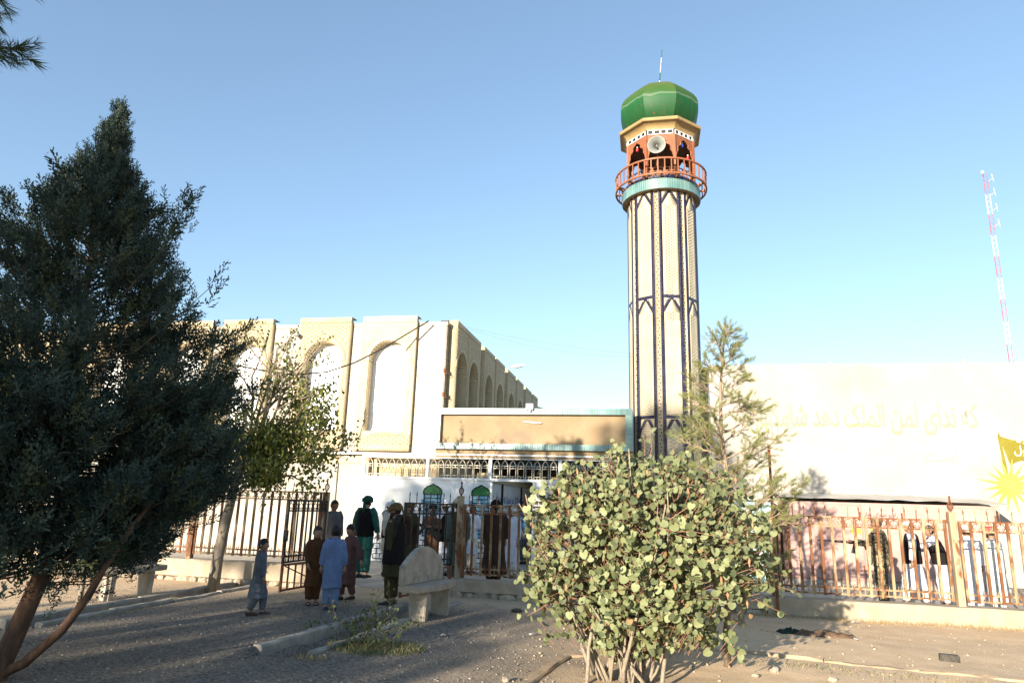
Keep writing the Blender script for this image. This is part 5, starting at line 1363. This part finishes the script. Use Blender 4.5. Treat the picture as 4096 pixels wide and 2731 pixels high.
def ell(cx, cy, cz, rx, ry, n=22, fold=0.0, ph=0.0, tilt=0.0):
    return [(cx+rx*math.cos(t)*(1+fold*math.sin(7*t+ph)+fold*.6*math.sin(11*t+2*ph)), cy+ry*math.sin(t)*(1+fold*math.sin(7*t+ph)), cz+tilt*math.cos(t)) for t in (2*math.pi*j/n for j in range(n))]
HC, HRW = 36, 26
def head_shell(a, w, dep, sel=None, k=1.0, dk=None, mats=True):
    """sculpted head (brow, nose, eye sockets, jaw); forward is +Y"""
    V, F_, MI = [], [], []
    def pt(i, j):
        th = math.pi*i/HRW; ph = 2*math.pi*j/HC; dx, dy, dz = math.sin(th)*math.sin(ph), math.sin(th)*math.cos(ph), math.cos(th)
        x, y, z = w*dx, dep*dy, a*dz
        if dz < 0: x *= 1-.30*(-dz)**1.6; y += dep*.10*(-dz)*max(0, dy); y *= (1-.35*(-dz) if dy < 0 else 1)
        if dy > 0:
            y += dep*.24*math.exp(-(dx/.13)**2)*math.exp(-((dz+.20)/.16)**2)+dep*.10*math.exp(-(dx/.11)**2)*math.exp(-((dz-.02)/.14)**2)
            for s in (-1, 1): y -= dep*.09*math.exp(-((dx-s*.36)/.16)**2-((dz-.04)/.10)**2)
            y += dep*.05*math.exp(-((dz-.22)/.09)**2)+dep*.06*math.exp(-(dx/.3)**2-((dz+.55)/.09)**2)+dep*.09*math.exp(-(dx/.25)**2-((dz+.86)/.14)**2)
        kk = k if dk is None else k+dk(dx, dy, dz)
        return (x*kk, y*kk, z*kk), (dx, dy, dz)
    P_ = [[pt(i, j) for j in range(HC)] for i in range(HRW+1)]
    idx = {}
    for i in range(HRW):
        for j in range(HC):
            q = [(i, j), (i+1, j), (i+1, (j+1) % HC), (i, (j+1) % HC)]
            d = np.mean([P_[a_][b_][1] for a_, b_ in q], axis=0)
            if sel and not sel(*d): continue
            f = []
            for c_ in q:
                if c_ not in idx: idx[c_] = len(V); V.append(P_[c_[0]][c_[1]][0])
                f.append(idx[c_])
            F_.append(tuple(f)); mi_ = 0
            if mats and d[1] > 0:
                if min(abs(d[0]-.36), abs(d[0]+.36)) < .15 and abs(d[2]-.04) < .055: mi_ = 1
                elif min(abs(d[0]-.36), abs(d[0]+.36)) < .22 and abs(d[2]-.20) < .05: mi_ = 1
                elif abs(d[0]) < .22 and abs(d[2]+.52) < .06: mi_ = 2
            MI.append(mi_)
    return V, F_, MI
skinm = mat('skin', (.31,.175,.11), (.37,.215,.14), 9, .55, .05, 60); skin_b = mat('skin_brown', (.235,.125,.077), (.285,.155,.10), 9, .55, .05, 60)
eyem = mat('eye_dark', (.02,.014,.01), None, rough=.3); lipm = mat('lips', (.30,.12,.09), None, rough=.5)
hairm = mat('black_hair', (.010,.009,.008), (.022,.018,.015), 40, .55, .4, 90); greyhair = mat('dark_beard', (.02,.015,.012), (.04,.03,.024), 40, .7, .5, 90)
def hand(mb, w, d, H, curl=.5, side=1, palm=(0, 0, 1)):
    """palm and five bent fingers from wrist point w along d"""
    d = Vector(d).normalized(); n = Vector(palm); n = (n-d*n.dot(d)); n = n.normalized() if n.length > 1e-3 else d.orthogonal().normalized(); s = d.cross(n)
    L_ = .052*H
    mb.tube([w-d*.01*H, w+d*L_*.3, w+d*L_*.75, w+d*L_], [.014*H, .019*H, .023*H, .020*H], 8, 0, True, .55)
    for i, (o_, l) in enumerate(((-.016, .038), (-.0055, .045), (.0055, .042), (.0155, .033))):
        b = w+d*L_*.93+s*o_*H; p1 = b+(d*math.cos(curl*.6)+n*math.sin(curl*.6))*l*H*.5; p2 = p1+(d*math.cos(curl*1.5)+n*math.sin(curl*1.5))*l*H*.5
        mb.tube([b, p1, p2], [.0056*H, .0052*H, .004*H], 5)
    b = w+d*L_*.30+s*side*(-.017)*H; p1 = b+(d*.7+s*side*-.7+n*.3).normalized()*.022*H; p2 = p1+(d*.95+s*side*-.2+n*.4).normalized()*.02*H
    mb.tube([b, p1, p2], [.0075*H, .0068*H, .005*H], 5)
PEOPLE = 'people by the mosque gate'
def person(label, loc, H, rz, tunic, trousers, armL=None, armR=None, stride=0.0, hem=.30, vest=None, vest_hem=.50, head='hair', headm=None, beard=False, shoe=None,
           kid=False, skin=skinm, hyaw=0.0, hpitch=0.0, lean=0.0, shawl=None, flare=0.0, curl=.5, sandals=False, bulk=1.0):
    t = thing('person', loc, label, 'person', PEOPLE, rz); M = ROOTM[t.name]; sd_ = random.random()*50
    a = (.084 if kid else .068)*H; w = a*.70; dep = a*.84; hz = H-a
    neck = hz-a*.93; sh = neck-.030*H; sw = (.098 if kid else .112)*H*bulk
    def lx(z): return lean*(z-.5*H)
    hip = .50*H
    dn = Vector((0, 0, -1))
    armL = armL or ((-.10, .02, -1), (-.03, .12, -1)); armR = armR or ((.10, .02, -1), (.03, .12, -1))
    arms = []
    for s, (ud, fd) in ((-1, armL), (1, armR)):
        S0 = Vector((s*sw*.92, lx(sh), sh)); E0 = S0+Vector(ud).normalized()*.165*H; W0 = E0+Vector(fd).normalized()*.145*H; arms.append((s, S0, E0, W0, Vector(fd).normalized()))
    legs = []
    for s in (-1, 1):
        fy = s*stride*H; A0 = Vector((s*.050*H, fy, .045*H)); Hp = Vector((s*.048*H, lx(hip), hip)); K = A0.lerp(Hp, .52)+Vector((0, .035*H if stride else .012*H, 0)); legs.append((s, A0, K, Hp))
        if stride and s*stride < 0: A0.z += .01*H
    # body
    b = MB()
    b.loft([ell(0, lx(z*H), z*H, rx*H, ry*H, 14) for z, rx, ry in ((.48, .07, .06), (.54, .085, .065), (.62, .075, .055), (.72, .088, .062), ((sh-.01*H)/H, .085, .052))])
    b.tube([(0, lx(sh), sh-.02*H), (0, lx(neck)+.004*H, neck), (0, lx(hz)+.006*H, hz-a*.4)], [.045*H, .034*H, .036*H], 10)
    for s, S0, E0, W0, fd in arms: b.tube([S0, S0.lerp(E0, .5), E0, E0.lerp(W0, .4), W0], [.032*H, .029*H, .024*H, .023*H, .016*H], 8)
    for s, A0, K, Hp in legs:
        b.tube([Hp, Hp.lerp(K, .5), K, K.lerp(A0, .35), A0, A0-Vector((0, .004*H, .018*H))], [.055*H, .046*H, .034*H, .034*H, .021*H, .022*H], 8)
        b.loft([[(A0.x+x*wd, A0.y+y*H, max(.004*H, A0.z-.045*H+.004*H)+hh*z) for x, z in ((-1, 0), (1, 0), (1, .6), (.5, 1), (-.5, 1), (-1, .6))] for y, wd, hh in ((-.032, .016*H, .030*H), (-.01, .020*H, .042*H), (.04, .024*H, .030*H), (.075, .026*H, .020*H), (.10, .018*H, .012*H))])
    body = remesh(b, .0135*H, 2)
    hb = MB()
    for s, S0, E0, W0, fd in arms: hand(hb, W0, fd, H*(1.06 if kid else 1), curl, s, (-s*.9, .3, 0) if abs(fd.z) > .6 else (0, 0, -1))
    Hm = Matrix.Translation((0, lx(hz)+.012*H, hz)) @ Matrix.Rotation(hyaw, 4, 'Z') @ Matrix.Rotation(hpitch, 4, 'X')
    V, F_, MI = head_shell(a, w, dep); o_ = len(hb.v); hb.v += [tuple(Hm @ Vector(v)) for v in V]; hb.f += [tuple(i+o_ for i in f) for f in F_]; hb.m += MI
    for s in (-1, 1):
        hb.loft([[tuple(Hm @ Vector((s*w*(.97+e*.14), -.12*dep+.22*dep*r_*math.cos(q), -.08*a+.26*a*r_*math.sin(q)))) for q in np.linspace(0, 2*math.pi, 9)[:-1]] for e, r_ in ((0, .8), (.6, 1), (1, .7))])
    bm = bmesh.new(); bm.from_mesh(body); hm_ = hb.mesh('h', []); 
    for p in hm_.polygons: p.use_smooth = True
    bm.from_mesh(hm_); bpy.data.meshes.remove(hm_); bm.to_mesh(body); bm.free()
    body.materials.clear()
    for m_ in (skin, eyem, lipm): body.materials.append(m_)
    link('body', body, t, M)
    # trousers
    q = MB()
    for s, A0, K, Hp in legs:
        q.tube([Hp+Vector((0, 0, .02*H)), Hp.lerp(K, .5), K, K.lerp(A0, .5), A0+Vector((0, 0, .022*H))], [.072*H, .068*H, .060*H, .054*H, .044*H], 12)
    q.loft([ell(0, lx(hip), hip+dz*H, .1*H, .075*H, 14) for dz in (-.05, .04, .09)])
    me = remesh(q, .0145*H, 2, .007*H, 16/H, .9, sd_); me.materials.append(trousers); link('trousers', me, t, M)
    # tunic
    q = MB(); hz_ = hem*H
    prof = [(neck-.012*H, .046, .046, 0), (sh+.012*H, .080*bulk, .058, 0), (sh-.015*H, sw/H*.98, .070, 0), (.735*H, .106*bulk, .080*bulk, 0), (.66*H, .100*bulk, .080*bulk, .01), (.58*H, .102*bulk, .084*bulk, .02), (.49*H, .108*bulk, .090*bulk, .035), ((.49*H+hz_)/2, .114*bulk+flare*.4, .094*bulk+flare*.4, .05), (hz_, .122*bulk+flare, .098*bulk+flare, .06)]
    rg = []
    for z, rx, ry, fo in prof:
        k = max(0, (.5*H-z)/(.5*H)); rg.append(ell(0, lx(z)+abs(stride)*H*.12*k, z, rx*H*(1+.0*k), ry*H*(1+abs(stride)*1.2*k), 28, fo, sd_, .012*H*k*math.sin(sd_)))
    q.loft(rg)
    for s, S0, E0, W0, fd in arms:
        q.tube([S0-Vector((s*.03*H, 0, -.004*H)), S0.lerp(E0, .35), E0, E0.lerp(W0, .5), W0-fd*.012*H], [.048*H, .046*H, .043*H, .040*H, .036*H], 12)
    me = remesh(q, .0125*H, 2, .0065*H, 15/H, .5, sd_+9); me.materials.append(tunic); tn = link('tunic', me, t, M)
    if not vest:
        cl = MB().loft([ell(0, lx(neck)+.004*H, neck+dz*H, rr*H, rr*1.02*H, 16) for dz, rr in ((-.012, .050), (.010, .043), (.010, .036), (-.012, .036))], cap=False); me = cl.mesh('collar', tunic, True); link('collar', me, tn, M)
    if vest:
        q = MB(); rg = []
        for z, rx, ry in ((sh+.016*H, .070, .058), (sh+.004*H, .098, .068), (sh-.03*H, .116, .080), (.735*H, .118, .094), (.66*H, .114, .094), (.58*H, .116, .097), (vest_hem*H, .124, .104)):
            rg.append(ell(0, lx(z)+abs(stride)*H*.02, z, rx*bulk*H, ry*bulk*H, 26, .012, sd_))
        q.loft(rg); me = remesh(q, .0135*H, 2, .005*H, 14/H, .5, sd_+3); me.materials.append(vest); link('waistcoat', me, t, M)
    if shawl:
        q = MB()
        q.tube([(-sw*.95, lx(sh)-.03*H, sh-.20*H), (-sw*.75, lx(sh)-.055*H, sh-.03*H), (-sw*.35, lx(sh)-.045*H, sh+.035*H), (.2*sw, lx(sh)-.055*H, sh+.03*H), (sw*.8, lx(sh)-.05*H, sh+.01*H), (sw*.95, lx(sh)+.03*H, sh-.10*H), (sw*.7, lx(sh)+.085*H, sh-.30*H)], [.03*H, .04*H, .04*H, .04*H, .042*H, .04*H, .03*H], 10, 0, True, .75)
        me = remesh(q, .012*H, 2, .012*H, 18/H, .7, sd_+5); me.materials.append(shawl); link('shawl', me, t, M)
    HM = M @ Hm
    def shell(nm, m_, sel, k, dk=None):
        V, F_, _ = head_shell(a, w, dep, sel, k, dk, False); mb = MB(); mb.add(V, F_); me = mb.mesh(nm, m_, True); link(nm, me, t, HM)
    hl = lambda dx, dy, dz: dz > (.32 if dy > .55 else .30-1.2*max(0, .55-dy) if dy > .1 else -.30 if dy > -.25 else -.60)
    if head == 'hair': shell('hair', headm or hairm, hl, 1.075, lambda x, y, z: .035*mnoise.noise(Vector((x*5+sd_, y*5, z*5)))+.03*max(0, z))
    else:
        shell('hair', hairm, lambda dx, dy, dz: dy < .15 and dz < .2 and dz > -.42, 1.03)
    if beard: shell('beard', greyhair, lambda dx, dy, dz: dy > -.05 and dz < -.18 and not (abs(dx) < .2 and abs(dz+.50) < .05) and (dz < -.42 or abs(dx) > .42), 1.06, lambda x, y, z: .05*mnoise.noise(Vector((x*7, y*7+sd_, z*7)))+(.22*max(0, -z-.55) if y > 0 else 0))
    if head == 'turban':
        q = MB(); hm2 = headm
        for i in range(9):
            tl = (.30 if i % 2 else -.28)*(1-i*.05); z0 = a*(.26+.075*i); rr = 1.20-.012*i*i*.6; ph = i*1.3
            q.tube([(w*rr*1.02*math.cos(u_), dep*rr*1.0*math.sin(u_)-.02*a, z0+tl*a*.55*math.sin(u_+ph*.2)+.04*a*math.cos(2*u_+ph)) for u_ in np.linspace(0, 2*math.pi, 22)], a*.185, 7, 0, False)
        q.loft([ell(0, -.03*a, a*z, w*r_, dep*r_, 18) for z, r_ in ((.45, 1.1), (.85, 1.12), (1.08, .95), (1.22, .6), (1.27, .2))])
        me = q.mesh('turban', hm2, True); fixn(me)
        for v in me.vertices: v.co += Vector(v.co).normalized()*a*.05*mnoise.noise(v.co*(22/H))
        tb_ = link('turban', me, t, HM)
        tl = MB().tube([(0, -dep*1.15, a*.35), (.1*w, -dep*1.45, -.2*a), (.15*w, -dep*1.5, -1.2*a), (.1*w, -dep*1.45, -2.4*a)], [.22*a, .28*a, .30*a, .22*a], 8, 0, True, .35)
        me = tl.mesh('turban_tail', hm2, True); link('turban_tail', me, tb_, HM)
    elif head in ('cap', 'pakol', 'field_cap'):
        q = MB()
        if head == 'cap': q.loft([ell(0, -.04*a, a*z, w*r_, dep*r_, 22) for z, r_ in ((.36, 1.08), (.40, 1.13), (.85, 1.08), (1.02, .98), (1.08, .6), (1.10, .1))])
        elif head == 'pakol':
            q.loft([ell(0, -.04*a, a*z, w*r_, dep*r_, 22) for z, r_ in ((.55, 1.05), (.95, 1.3), (1.12, 1.22), (1.2, .6), (1.2, .1))])
            q.tube([(w*1.22*math.cos(u_), dep*1.18*math.sin(u_)-.04*a, .52*a) for u_ in np.linspace(0, 2*math.pi, 24)], a*.16, 8, 0, False)
        else:
            q.loft([ell(0, -.04*a, a*z, w*r_, dep*r_, 22) for z, r_ in ((.30, 1.12), (.60, 1.16), (.95, 1.14), (1.08, .9), (1.12, .1))])
            q.loft([[(x*w, dep*(1.02+y), a*(.36-.12*y)+dz) for x in np.linspace(-.75, .75, 7)] + [(x*w, dep*(1.02+y*.7), a*(.34-.12*y)+dz-.02*a) for x in np.linspace(.75, -.75, 7)] for y, dz in ((0, 0), (.35, 0))])
        me = q.mesh('cap', headm, True); fixn(me); link('cap', me, t, HM)
    for s, A0, K, Hp in legs:
        z0 = max(0, A0.z-.045*H)
        sh_ = MB()
        if sandals:
            sh_.loft([[(A0.x+x*wd, A0.y+y*H, z0+z) for x, z in ((-1, .0), (1, .0), (1, .014*H), (-1, .014*H))] for y, wd in ((-.045, .012*H), (-.03, .022*H), (.03, .026*H), (.08, .028*H), (.115, .012*H))])
            sh_.tube([(A0.x-.028*H, A0.y+.05*H, z0+.01*H), (A0.x-.015*H, A0.y+.045*H, z0+.034*H), (A0.x+.015*H, A0.y+.045*H, z0+.034*H), (A0.x+.028*H, A0.y+.05*H, z0+.01*H)], .008*H, 5)
        else:
            sh_.loft([[(A0.x+x*wd, A0.y+y*H, z0+hh*z) for x, z in ((-.9, 0), (.9, 0), (1, .35), (.75, .8), (.3, 1), (-.3, 1), (-.75, .8), (-1, .35))] for y, wd, hh in ((-.042, .010*H, .03*H), (-.032, .022*H, .042*H), (0, .027*H, .046*H), (.05, .030*H, .038*H), (.09, .030*H, .028*H), (.118, .020*H, .018*H), (.126, .006*H, .008*H))])
        me = sh_.mesh('shoe', shoe or dark, True); fixn(me); link('shoe', me, t, M)
    return t
def cloth(name, c, v=.12, r_=.9): return mat(name, tuple(x*(1-v) for x in c), tuple(min(.9, x*(1+v)) for x in c), 7, r_, .25, 120, spec=.1)
greyblue = cloth('slate_cotton', (.10,.115,.14)); bluec = cloth('sky_blue_cotton', (.135,.195,.34)); brownc = cloth('brown_cotton', (.085,.038,.018)); mauve = cloth('mauve_cotton', (.125,.062,.055))
greenc = cloth('teal_green_cotton', (.03,.105,.088)); darkg = cloth('green_turban_cloth', (.02,.075,.05)); blackv = cloth('black_wool', (.014,.012,.012)); olive = cloth('dark_olive_cotton', (.050,.043,.022)); bt = cloth('brown_turban_cloth', (.13,.085,.04))
creamc = cloth('cream_cotton', (.58,.51,.40)); whitec = cloth('white_cotton', (.58,.58,.62), .05); beige = cloth('beige_shawl', (.42,.37,.30)); dkbrown = cloth('dark_brown_wool', (.045,.028,.020)); greengrey = cloth('grey_green_cotton', (.095,.13,.115)); pale = cloth('pale_grey_cotton', (.60,.61,.57), .05)
midbrown = cloth('warm_brown_cotton', (.10,.052,.034)); greyj = cloth('grey_jacket', (.10,.10,.105)); redc = cloth('red_cap_cloth', (.38,.05,.05)); sandalm = mat('sandal_leather', (.035,.024,.018), (.06,.042,.03), 20, .7)
blueshoe = mat('navy_canvas_shoe', (.025,.04,.09), (.04,.06,.12), 20, .8); bluesh = cloth('blue_shirt', (.06,.14,.26))
def camo_material():
    m = bpy.data.materials.new('camouflage_cloth'); m.use_nodes = True; nt = m.node_tree; N, L = nt.nodes, nt.links; b = N['Principled BSDF']; b.inputs['Roughness'].default_value = .9
    geo = N.new('ShaderNodeNewGeometry'); n1 = N.new('ShaderNodeTexNoise'); n1.inputs['Scale'].default_value = 15; n1.inputs['Detail'].default_value = 2; n1.inputs['Distortion'].default_value = 1.2; L.new(geo.outputs['Position'], n1.inputs['Vector'])
    cr = N.new('ShaderNodeValToRGB'); cr.color_ramp.interpolation = 'CONSTANT'; L.new(n1.outputs['Fac'], cr.inputs[0]); e = cr.color_ramp.elements
    e[0].position = 0; e[0].color = (.03,.022,.014,1); e[1].position = .44; e[1].color = (.10,.075,.035,1)
    for p_, c_ in ((.53, (.14,.12,.06)), (.60, (.36,.30,.18)), (.66, (.12,.10,.05))): x = e.new(p_); x.color = rgba(c_)
    L.new(cr.outputs[0], b.inputs['Base Color']); MATS['camouflage_cloth'] = m; return m
camo = camo_material()
FACE_CAM, AWAY, RIGHT, LEFT = math.pi, 0.0, -math.pi/2, math.pi/2
# children in the yard
person('boy in slate-grey tunic walking towards the gate, black hair', (-5.87, 10.04, 0), 1.11, R(-62), greyblue, greyblue, armL=((-.2,-.12,-1), (-.1,.05,-1)), armR=((.12,.12,-1), (.05,.3,-1)), stride=-.085, hem=.22, kid=True, hyaw=-.35, shoe=sandalm, flare=.028)
person('boy in brown tunic facing the boy in blue, arm reaching out', (-5.62, 11.35, 0), 1.28, R(-145), brownc, brownc, armL=((-.25,.25,-1), (-.9,.75,.12)), armR=((.15,.1,-1), (-.1,.5,-.9)), hem=.22, kid=True, shoe=sandalm, sandals=True, hyaw=.1)
person('boy in sky-blue tunic seen from behind, canvas shoes', (-5.09, 10.93, 0), 1.33, R(22), bluec, bluec, armL=((-.22,.05,-1), (-.10,.1,-1)), armR=((.2,.02,-1), (.1,.1,-1)), hem=.25, kid=True, shoe=blueshoe, hyaw=.15)
person('boy in mauve tunic glancing left with one arm swung out', (-5.33, 12.1, 0), 1.30, R(148), mauve, mauve, armL=((-.55,-.25,-1), (-.35,-.05,-1)), armR=((.15,.05,-1), (.1,.2,-1)), stride=.06, hem=.20, kid=True, shoe=dark, hyaw=.2, hpitch=-.2)
# men near and beyond the gate
person('man in brown turban and dark olive clothes standing in profile by the bench', (-4.40, 11.86, 0), 1.68, R(82), olive, olive, armL=((.0,-.05,-1), (0,.10,-1)), armR=((.05,.0,-1), (.03,.1,-1)), hem=.27, vest=blackv, vest_hem=.40, head='turban', headm=bt, beard=True, shoe=dark, shawl=cloth('dark_striped_shawl', (.03,.026,.022)), skin=skin_b, hpitch=-.12, bulk=1.08)
person('man in green turban, black waistcoat and teal clothes, seen from behind', (-6.33, 15.1, ZT), 1.76, R(-12), greenc, greenc, armL=((-.38,.05,-1), (-.15,.2,-1)), armR=((.32,.05,-1), (.1,.25,-1)), hem=.34, vest=blackv, vest_hem=.50, head='turban', headm=darkg, beard=True, shoe=dark)
person('dark-haired man in grey jacket half hidden by the left gate post', (-6.76, 14.3, ZT), 1.66, R(-120), greyj, greyj, hem=.45, vest=greyj, head='hair', skin=skin_b)
person('man in white turban and black waistcoat over cream clothes', (-6.10, 15.95, ZT), 1.64, R(-95), creamc, creamc, armL=((-.2,.3,-1), (.2,.8,.2)), hem=.33, vest=blackv, head='turban', headm=whitec, shawl=beige, beard=True, skin=skin_b)
person('man in brown pakol hat raising a hand on the right gate leaf', (-4.96, 14.2, ZT), 1.64, R(150), olive, olive, armL=((-.5,.5,-.6), (.1,.5,.9)), armR=((.2,.1,-1), (.1,.3,-1)), hem=.30, vest=dkbrown, head='pakol', headm=bt, beard=True, skin=skin_b)
pgun = person('man in warm brown tunic holding a black rifle across his front', (-5.09, 16.2, ZT), 1.60, R(165), midbrown, midbrown, armL=((-.3,.2,-1), (.5,.8,.1)), armR=((.3,.1,-1), (-.5,.8,.15)), hem=.27, head='pakol', headm=blackv, beard=True, skin=skin_b)
person('man in white turban and white clothes with black waistcoat, in profile', (-4.80, 16.3, ZT), 1.72, R(62), whitec, whitec, armL=((-.1,.35,-1), (.0,1,.05)), armR=((.2,.1,-1), (-.2,.9,.1)), hem=.30, vest=blackv, vest_hem=.45, head='turban', headm=whitec, beard=True, shoe=dark)
person('man in patterned skullcap and grey-green clothes behind the right gate post', (-3.87, 14.05, ZT), 1.76, R(35), greengrey, greengrey, hem=.25, vest=cloth('khaki_pouch_vest', (.07,.055,.03)), vest_hem=.52, head='cap', headm=beige, shoe=dark, skin=skin_b)
person('man in pale clothes with folded arms behind the grey-green clad man', (-4.36, 17.1, ZT), 1.62, R(-30), whitec, creamc, armL=((-.2,.3,-1), (.9,.5,.2)), armR=((.2,.3,-1), (-.9,.5,.1)), hem=.29, head='hair', skin=skin_b)
person('man in long dark brown robe and black turban, seen from behind the fence', (-3.31, 15.05, ZT), 1.75, R(12), dkbrown, dkbrown, hem=.13, vest=dkbrown, vest_hem=.32, head='turban', headm=blackv, beard=True, shoe=sandalm, skin=skin_b, flare=.03, bulk=1.1)
person('bearded man in white robe and white skullcap at the shrub edge', (-3.24, 16.75, ZT), 1.60, R(150), whitec, whitec, hem=.22, head='cap', headm=whitec, beard=True, skin=skinm)
person('dark-haired man in blue shirt standing in the gate passage', (-3.62, 20.6, ZT), 1.82, R(60), bluesh, greyj, hem=.48, head='hair', skin=skin_b)
# right, behind the sunlit fence
person('soldier in camouflage uniform aiming a rifle to the left', (4.36, 14.9, 0.03), 1.66, R(60), camo, camo, armL=((-.05,.6,-.75), (-.1,1,.1)), armR=((.45,.15,-.9), (-.35,.9,.15)), hem=.47, head='field_cap', headm=camo, shoe=dark, skin=skin_b, bulk=1.15)
person('man in white with dark waistcoat striding past the pink kiosk', (5.10, 15.4, 0.03), 1.62, R(75), whitec, pale, armR=((.15,-.3,-1), (.1,.1,-1)), stride=.11, hem=.20, vest=blackv, head='cap', headm=whitec, skin=skin_b, flare=.045)
person('stooping dark-haired man in white reaching out left beside the post', (5.66, 15.55, 0.03), 1.55, R(85), whitec, whitec, armL=((-.1,.7,-.5), (0,1,.05)), armR=((.1,.5,-.8), (0,1,-.1)), hem=.18, vest=blackv, vest_hem=.52, head='hair', skin=skin_b, lean=.22)
person('man in white with grey cap seen from behind right of the post', (5.99, 15.1, 0.03), 1.57, R(-8), whitec, whitec, hem=.15, head='cap', headm=pale, skin=skin_b, shoe=sandalm)
person('man in pale grey-green clothes with red cap at the right edge', (6.37, 15.0, 0.03), 1.57, R(40), pale, pale, armR=((.2,.05,-1), (.05,.3,-1)), hem=.13, vest=pale, vest_hem=.46, head='cap', headm=redc, beard=True, skin=skin_b, flare=.02, shoe=sandalm)

# rifles
def rifle(label, p, d, upv=(0, 0, 1), s=1.0):
    d = Vector(d).normalized(); n = Vector(upv); n = (n-d*n.dot(d)).normalized(); sx = d.cross(n); Mx = Matrix(((d.x, sx.x, n.x, p[0]), (d.y, sx.y, n.y, p[1]), (d.z, sx.z, n.z, p[2]), (0,0,0,1)))
    t = thing('rifle', p, label, 'rifle')
    def bl(pts, th, nm): 
        me = MB().prism([(x, -th/2, z) for x, z in pts], (0, th, 0)).mesh(nm, dark); fixn(me); link(nm, me, t, Mx)
    bl([(-.12, -.02), (.24, -.02), (.24, .045), (-.12, .05)], .045, 'receiver'); bl([(.25, -.012), (.50, -.006), (.50, .035), (.25, .04)], .05, 'handguard')
    bl([(-.13, -.02), (-.40, -.09), (-.42, .03), (-.13, .045)], .04, 'stock'); bl([(.08, -.022), (.15, -.022), (.20, -.19), (.13, -.20)], .03, 'magazine'); bl([(-.08, -.022), (-.03, -.022), (-.06, -.12), (-.11, -.11)], .03, 'grip')
    me = MB().tube([(.50, 0, .015), (.80, 0, .015)], .010, 8).mesh('barrel', dark, True); link('barrel', me, t, Mx)
    me = MB().box((.72, -.006, .025), (.735, .006, .06)).mesh('front_sight', dark); link('front_sight', me, t, Mx)
rifle('black rifle levelled to the left by the soldier', (4.08, 15.05, 1.20), (-1, .12, .02))
rifle('black rifle held across the chest of the man in warm brown', (-5.12, 15.9, 1.12), (-.8, .2, .30))
# ================================================================== SMALL THINGS ON THE GROUND
random.seed(9)
rag = thing('discarded_cloth', (2.36, 11.5, 0), 'crumpled brown and dark green cloth lying on the shaded earth', 'cloth')
def heap(cx, cy, lx_, ly_, h, m_, nm, ang=0.0, seed=1.0):
    n = 26; V = []; 
    for j in range(n):
        for i in range(n):
            u_, v_ = i/(n-1)*2-1, j/(n-1)*2-1; r_ = max(0, 1-(u_*u_+v_*v_)*.5)
            z = h*r_*(.35+.9*abs(mnoise.noise(Vector((u_*2.6+seed, v_*1.6, seed)))))+.004
            w_ = 1+.25*mnoise.noise(Vector((u_*1.5, v_*1.5, seed+4)))
            x, y = u_*lx_*w_, v_*ly_*w_; V.append((cx+x*math.cos(ang)-y*math.sin(ang), cy+x*math.sin(ang)+y*math.cos(ang), z if max(abs(u_), abs(v_)) < .97 else -.01))
    I_ = np.arange(n*n).reshape(n, n); F_ = np.stack([I_[:-1, :-1], I_[:-1, 1:], I_[1:, 1:], I_[1:, :-1]], -1).reshape(-1, 4)
    return link(nm, rawmesh(nm, np.array(V), F_, m_, smooth=True), rag if nm != 'rag' else None)
heap(2.5, 11.5, .42, .14, .11, cloth('rag_brown', (.13,.085,.055)), 'brown_fold', -.1)
heap(2.02, 11.55, .16, .10, .10, cloth('rag_green', (.02,.035,.03)), 'green_fold', .2, 5)
b = thing('dark_brick_block', (3.65, 10.12, 0), 'single dark block lying on the sunlit earth at right', 'block')
me = MB().box((-.11, -.05, -.01), (.11, .05, .085)).mesh('block', mat('sooty_block', (.05,.045,.04), (.09,.08,.065), 14, .9, .5, 40)); bm = bmesh.new(); bm.from_mesh(me); bmesh.ops.bevel(bm, geom=bm.edges[:], offset=.012, segments=1, affect='EDGES'); bm.to_mesh(me); bm.free(); link('block', me, b, T(3.65, 10.12, 0, -.2))
names = ['larger stone by the bed kerb corner', 'flat stone below the bench', 'stone near the foot of the shrub', 'pale stone on the right earth bed', 'small pale stone beside the sapling', 'pale clod on the earth bed near the lower right corner']
for i, (x, y, s) in enumerate(((-1.45, 7.35, .07), (-2.75, 9.5, .05), (.45, 8.6, .06), (1.35, 8.75, .09), (1.1, 8.45, .06), (1.9, 8.5, .07))):
    me = MB().lathe([(.4, -.4), (.55, -.1), (.5, .25), (.28, .5)], 8).mesh('stone', stonem, False)
    for v in me.vertices: v.co += Vector((random.uniform(-.1,.1), random.uniform(-.1,.1), random.uniform(-.08,.08)))
    o = link('loose_stone', me, None, T(x, y, ground_h(x, y)+s*.25, random.random()*6, (s*1.3, s, s*.8))); tag(o, names[i], 'stone', 'loose stones in the yard')
pl = cloth('litter_white', (.6,.6,.6)); 
for i, (x, y, lb) in enumerate(((3.3, 12.9, 'white scrap of litter at the right wall foot'), (-1.6, 9.9, 'pale scrap of paper on the gravel left of the shrub'), (2.85, 11.2, 'thin white stick on the bare earth'))):
    me = MB().box((-.05, -.02, .004), (.05, .02, .012)).mesh('scrap', pl); 
    for v in me.vertices: v.co += Vector((random.uniform(-.02,.02), random.uniform(-.02,.02), random.uniform(0,.02)))
    o = link('litter_scrap', me, None, T(x, y, .015, random.random()*3)); tag(o, lb, 'litter', 'litter on the ground')
dk = MB().lathe([(.06, 0), (.09, .03), (.05, .07), (.01, .08)], 9).mesh('shoe_scrap', dark); o = link('dark_rag', dk, None, T(-2.2, 11.9, .0, .4, (1.2, .8, .8))); tag(o, 'small dark rag on the ground by the shaded retaining wall', 'rag')
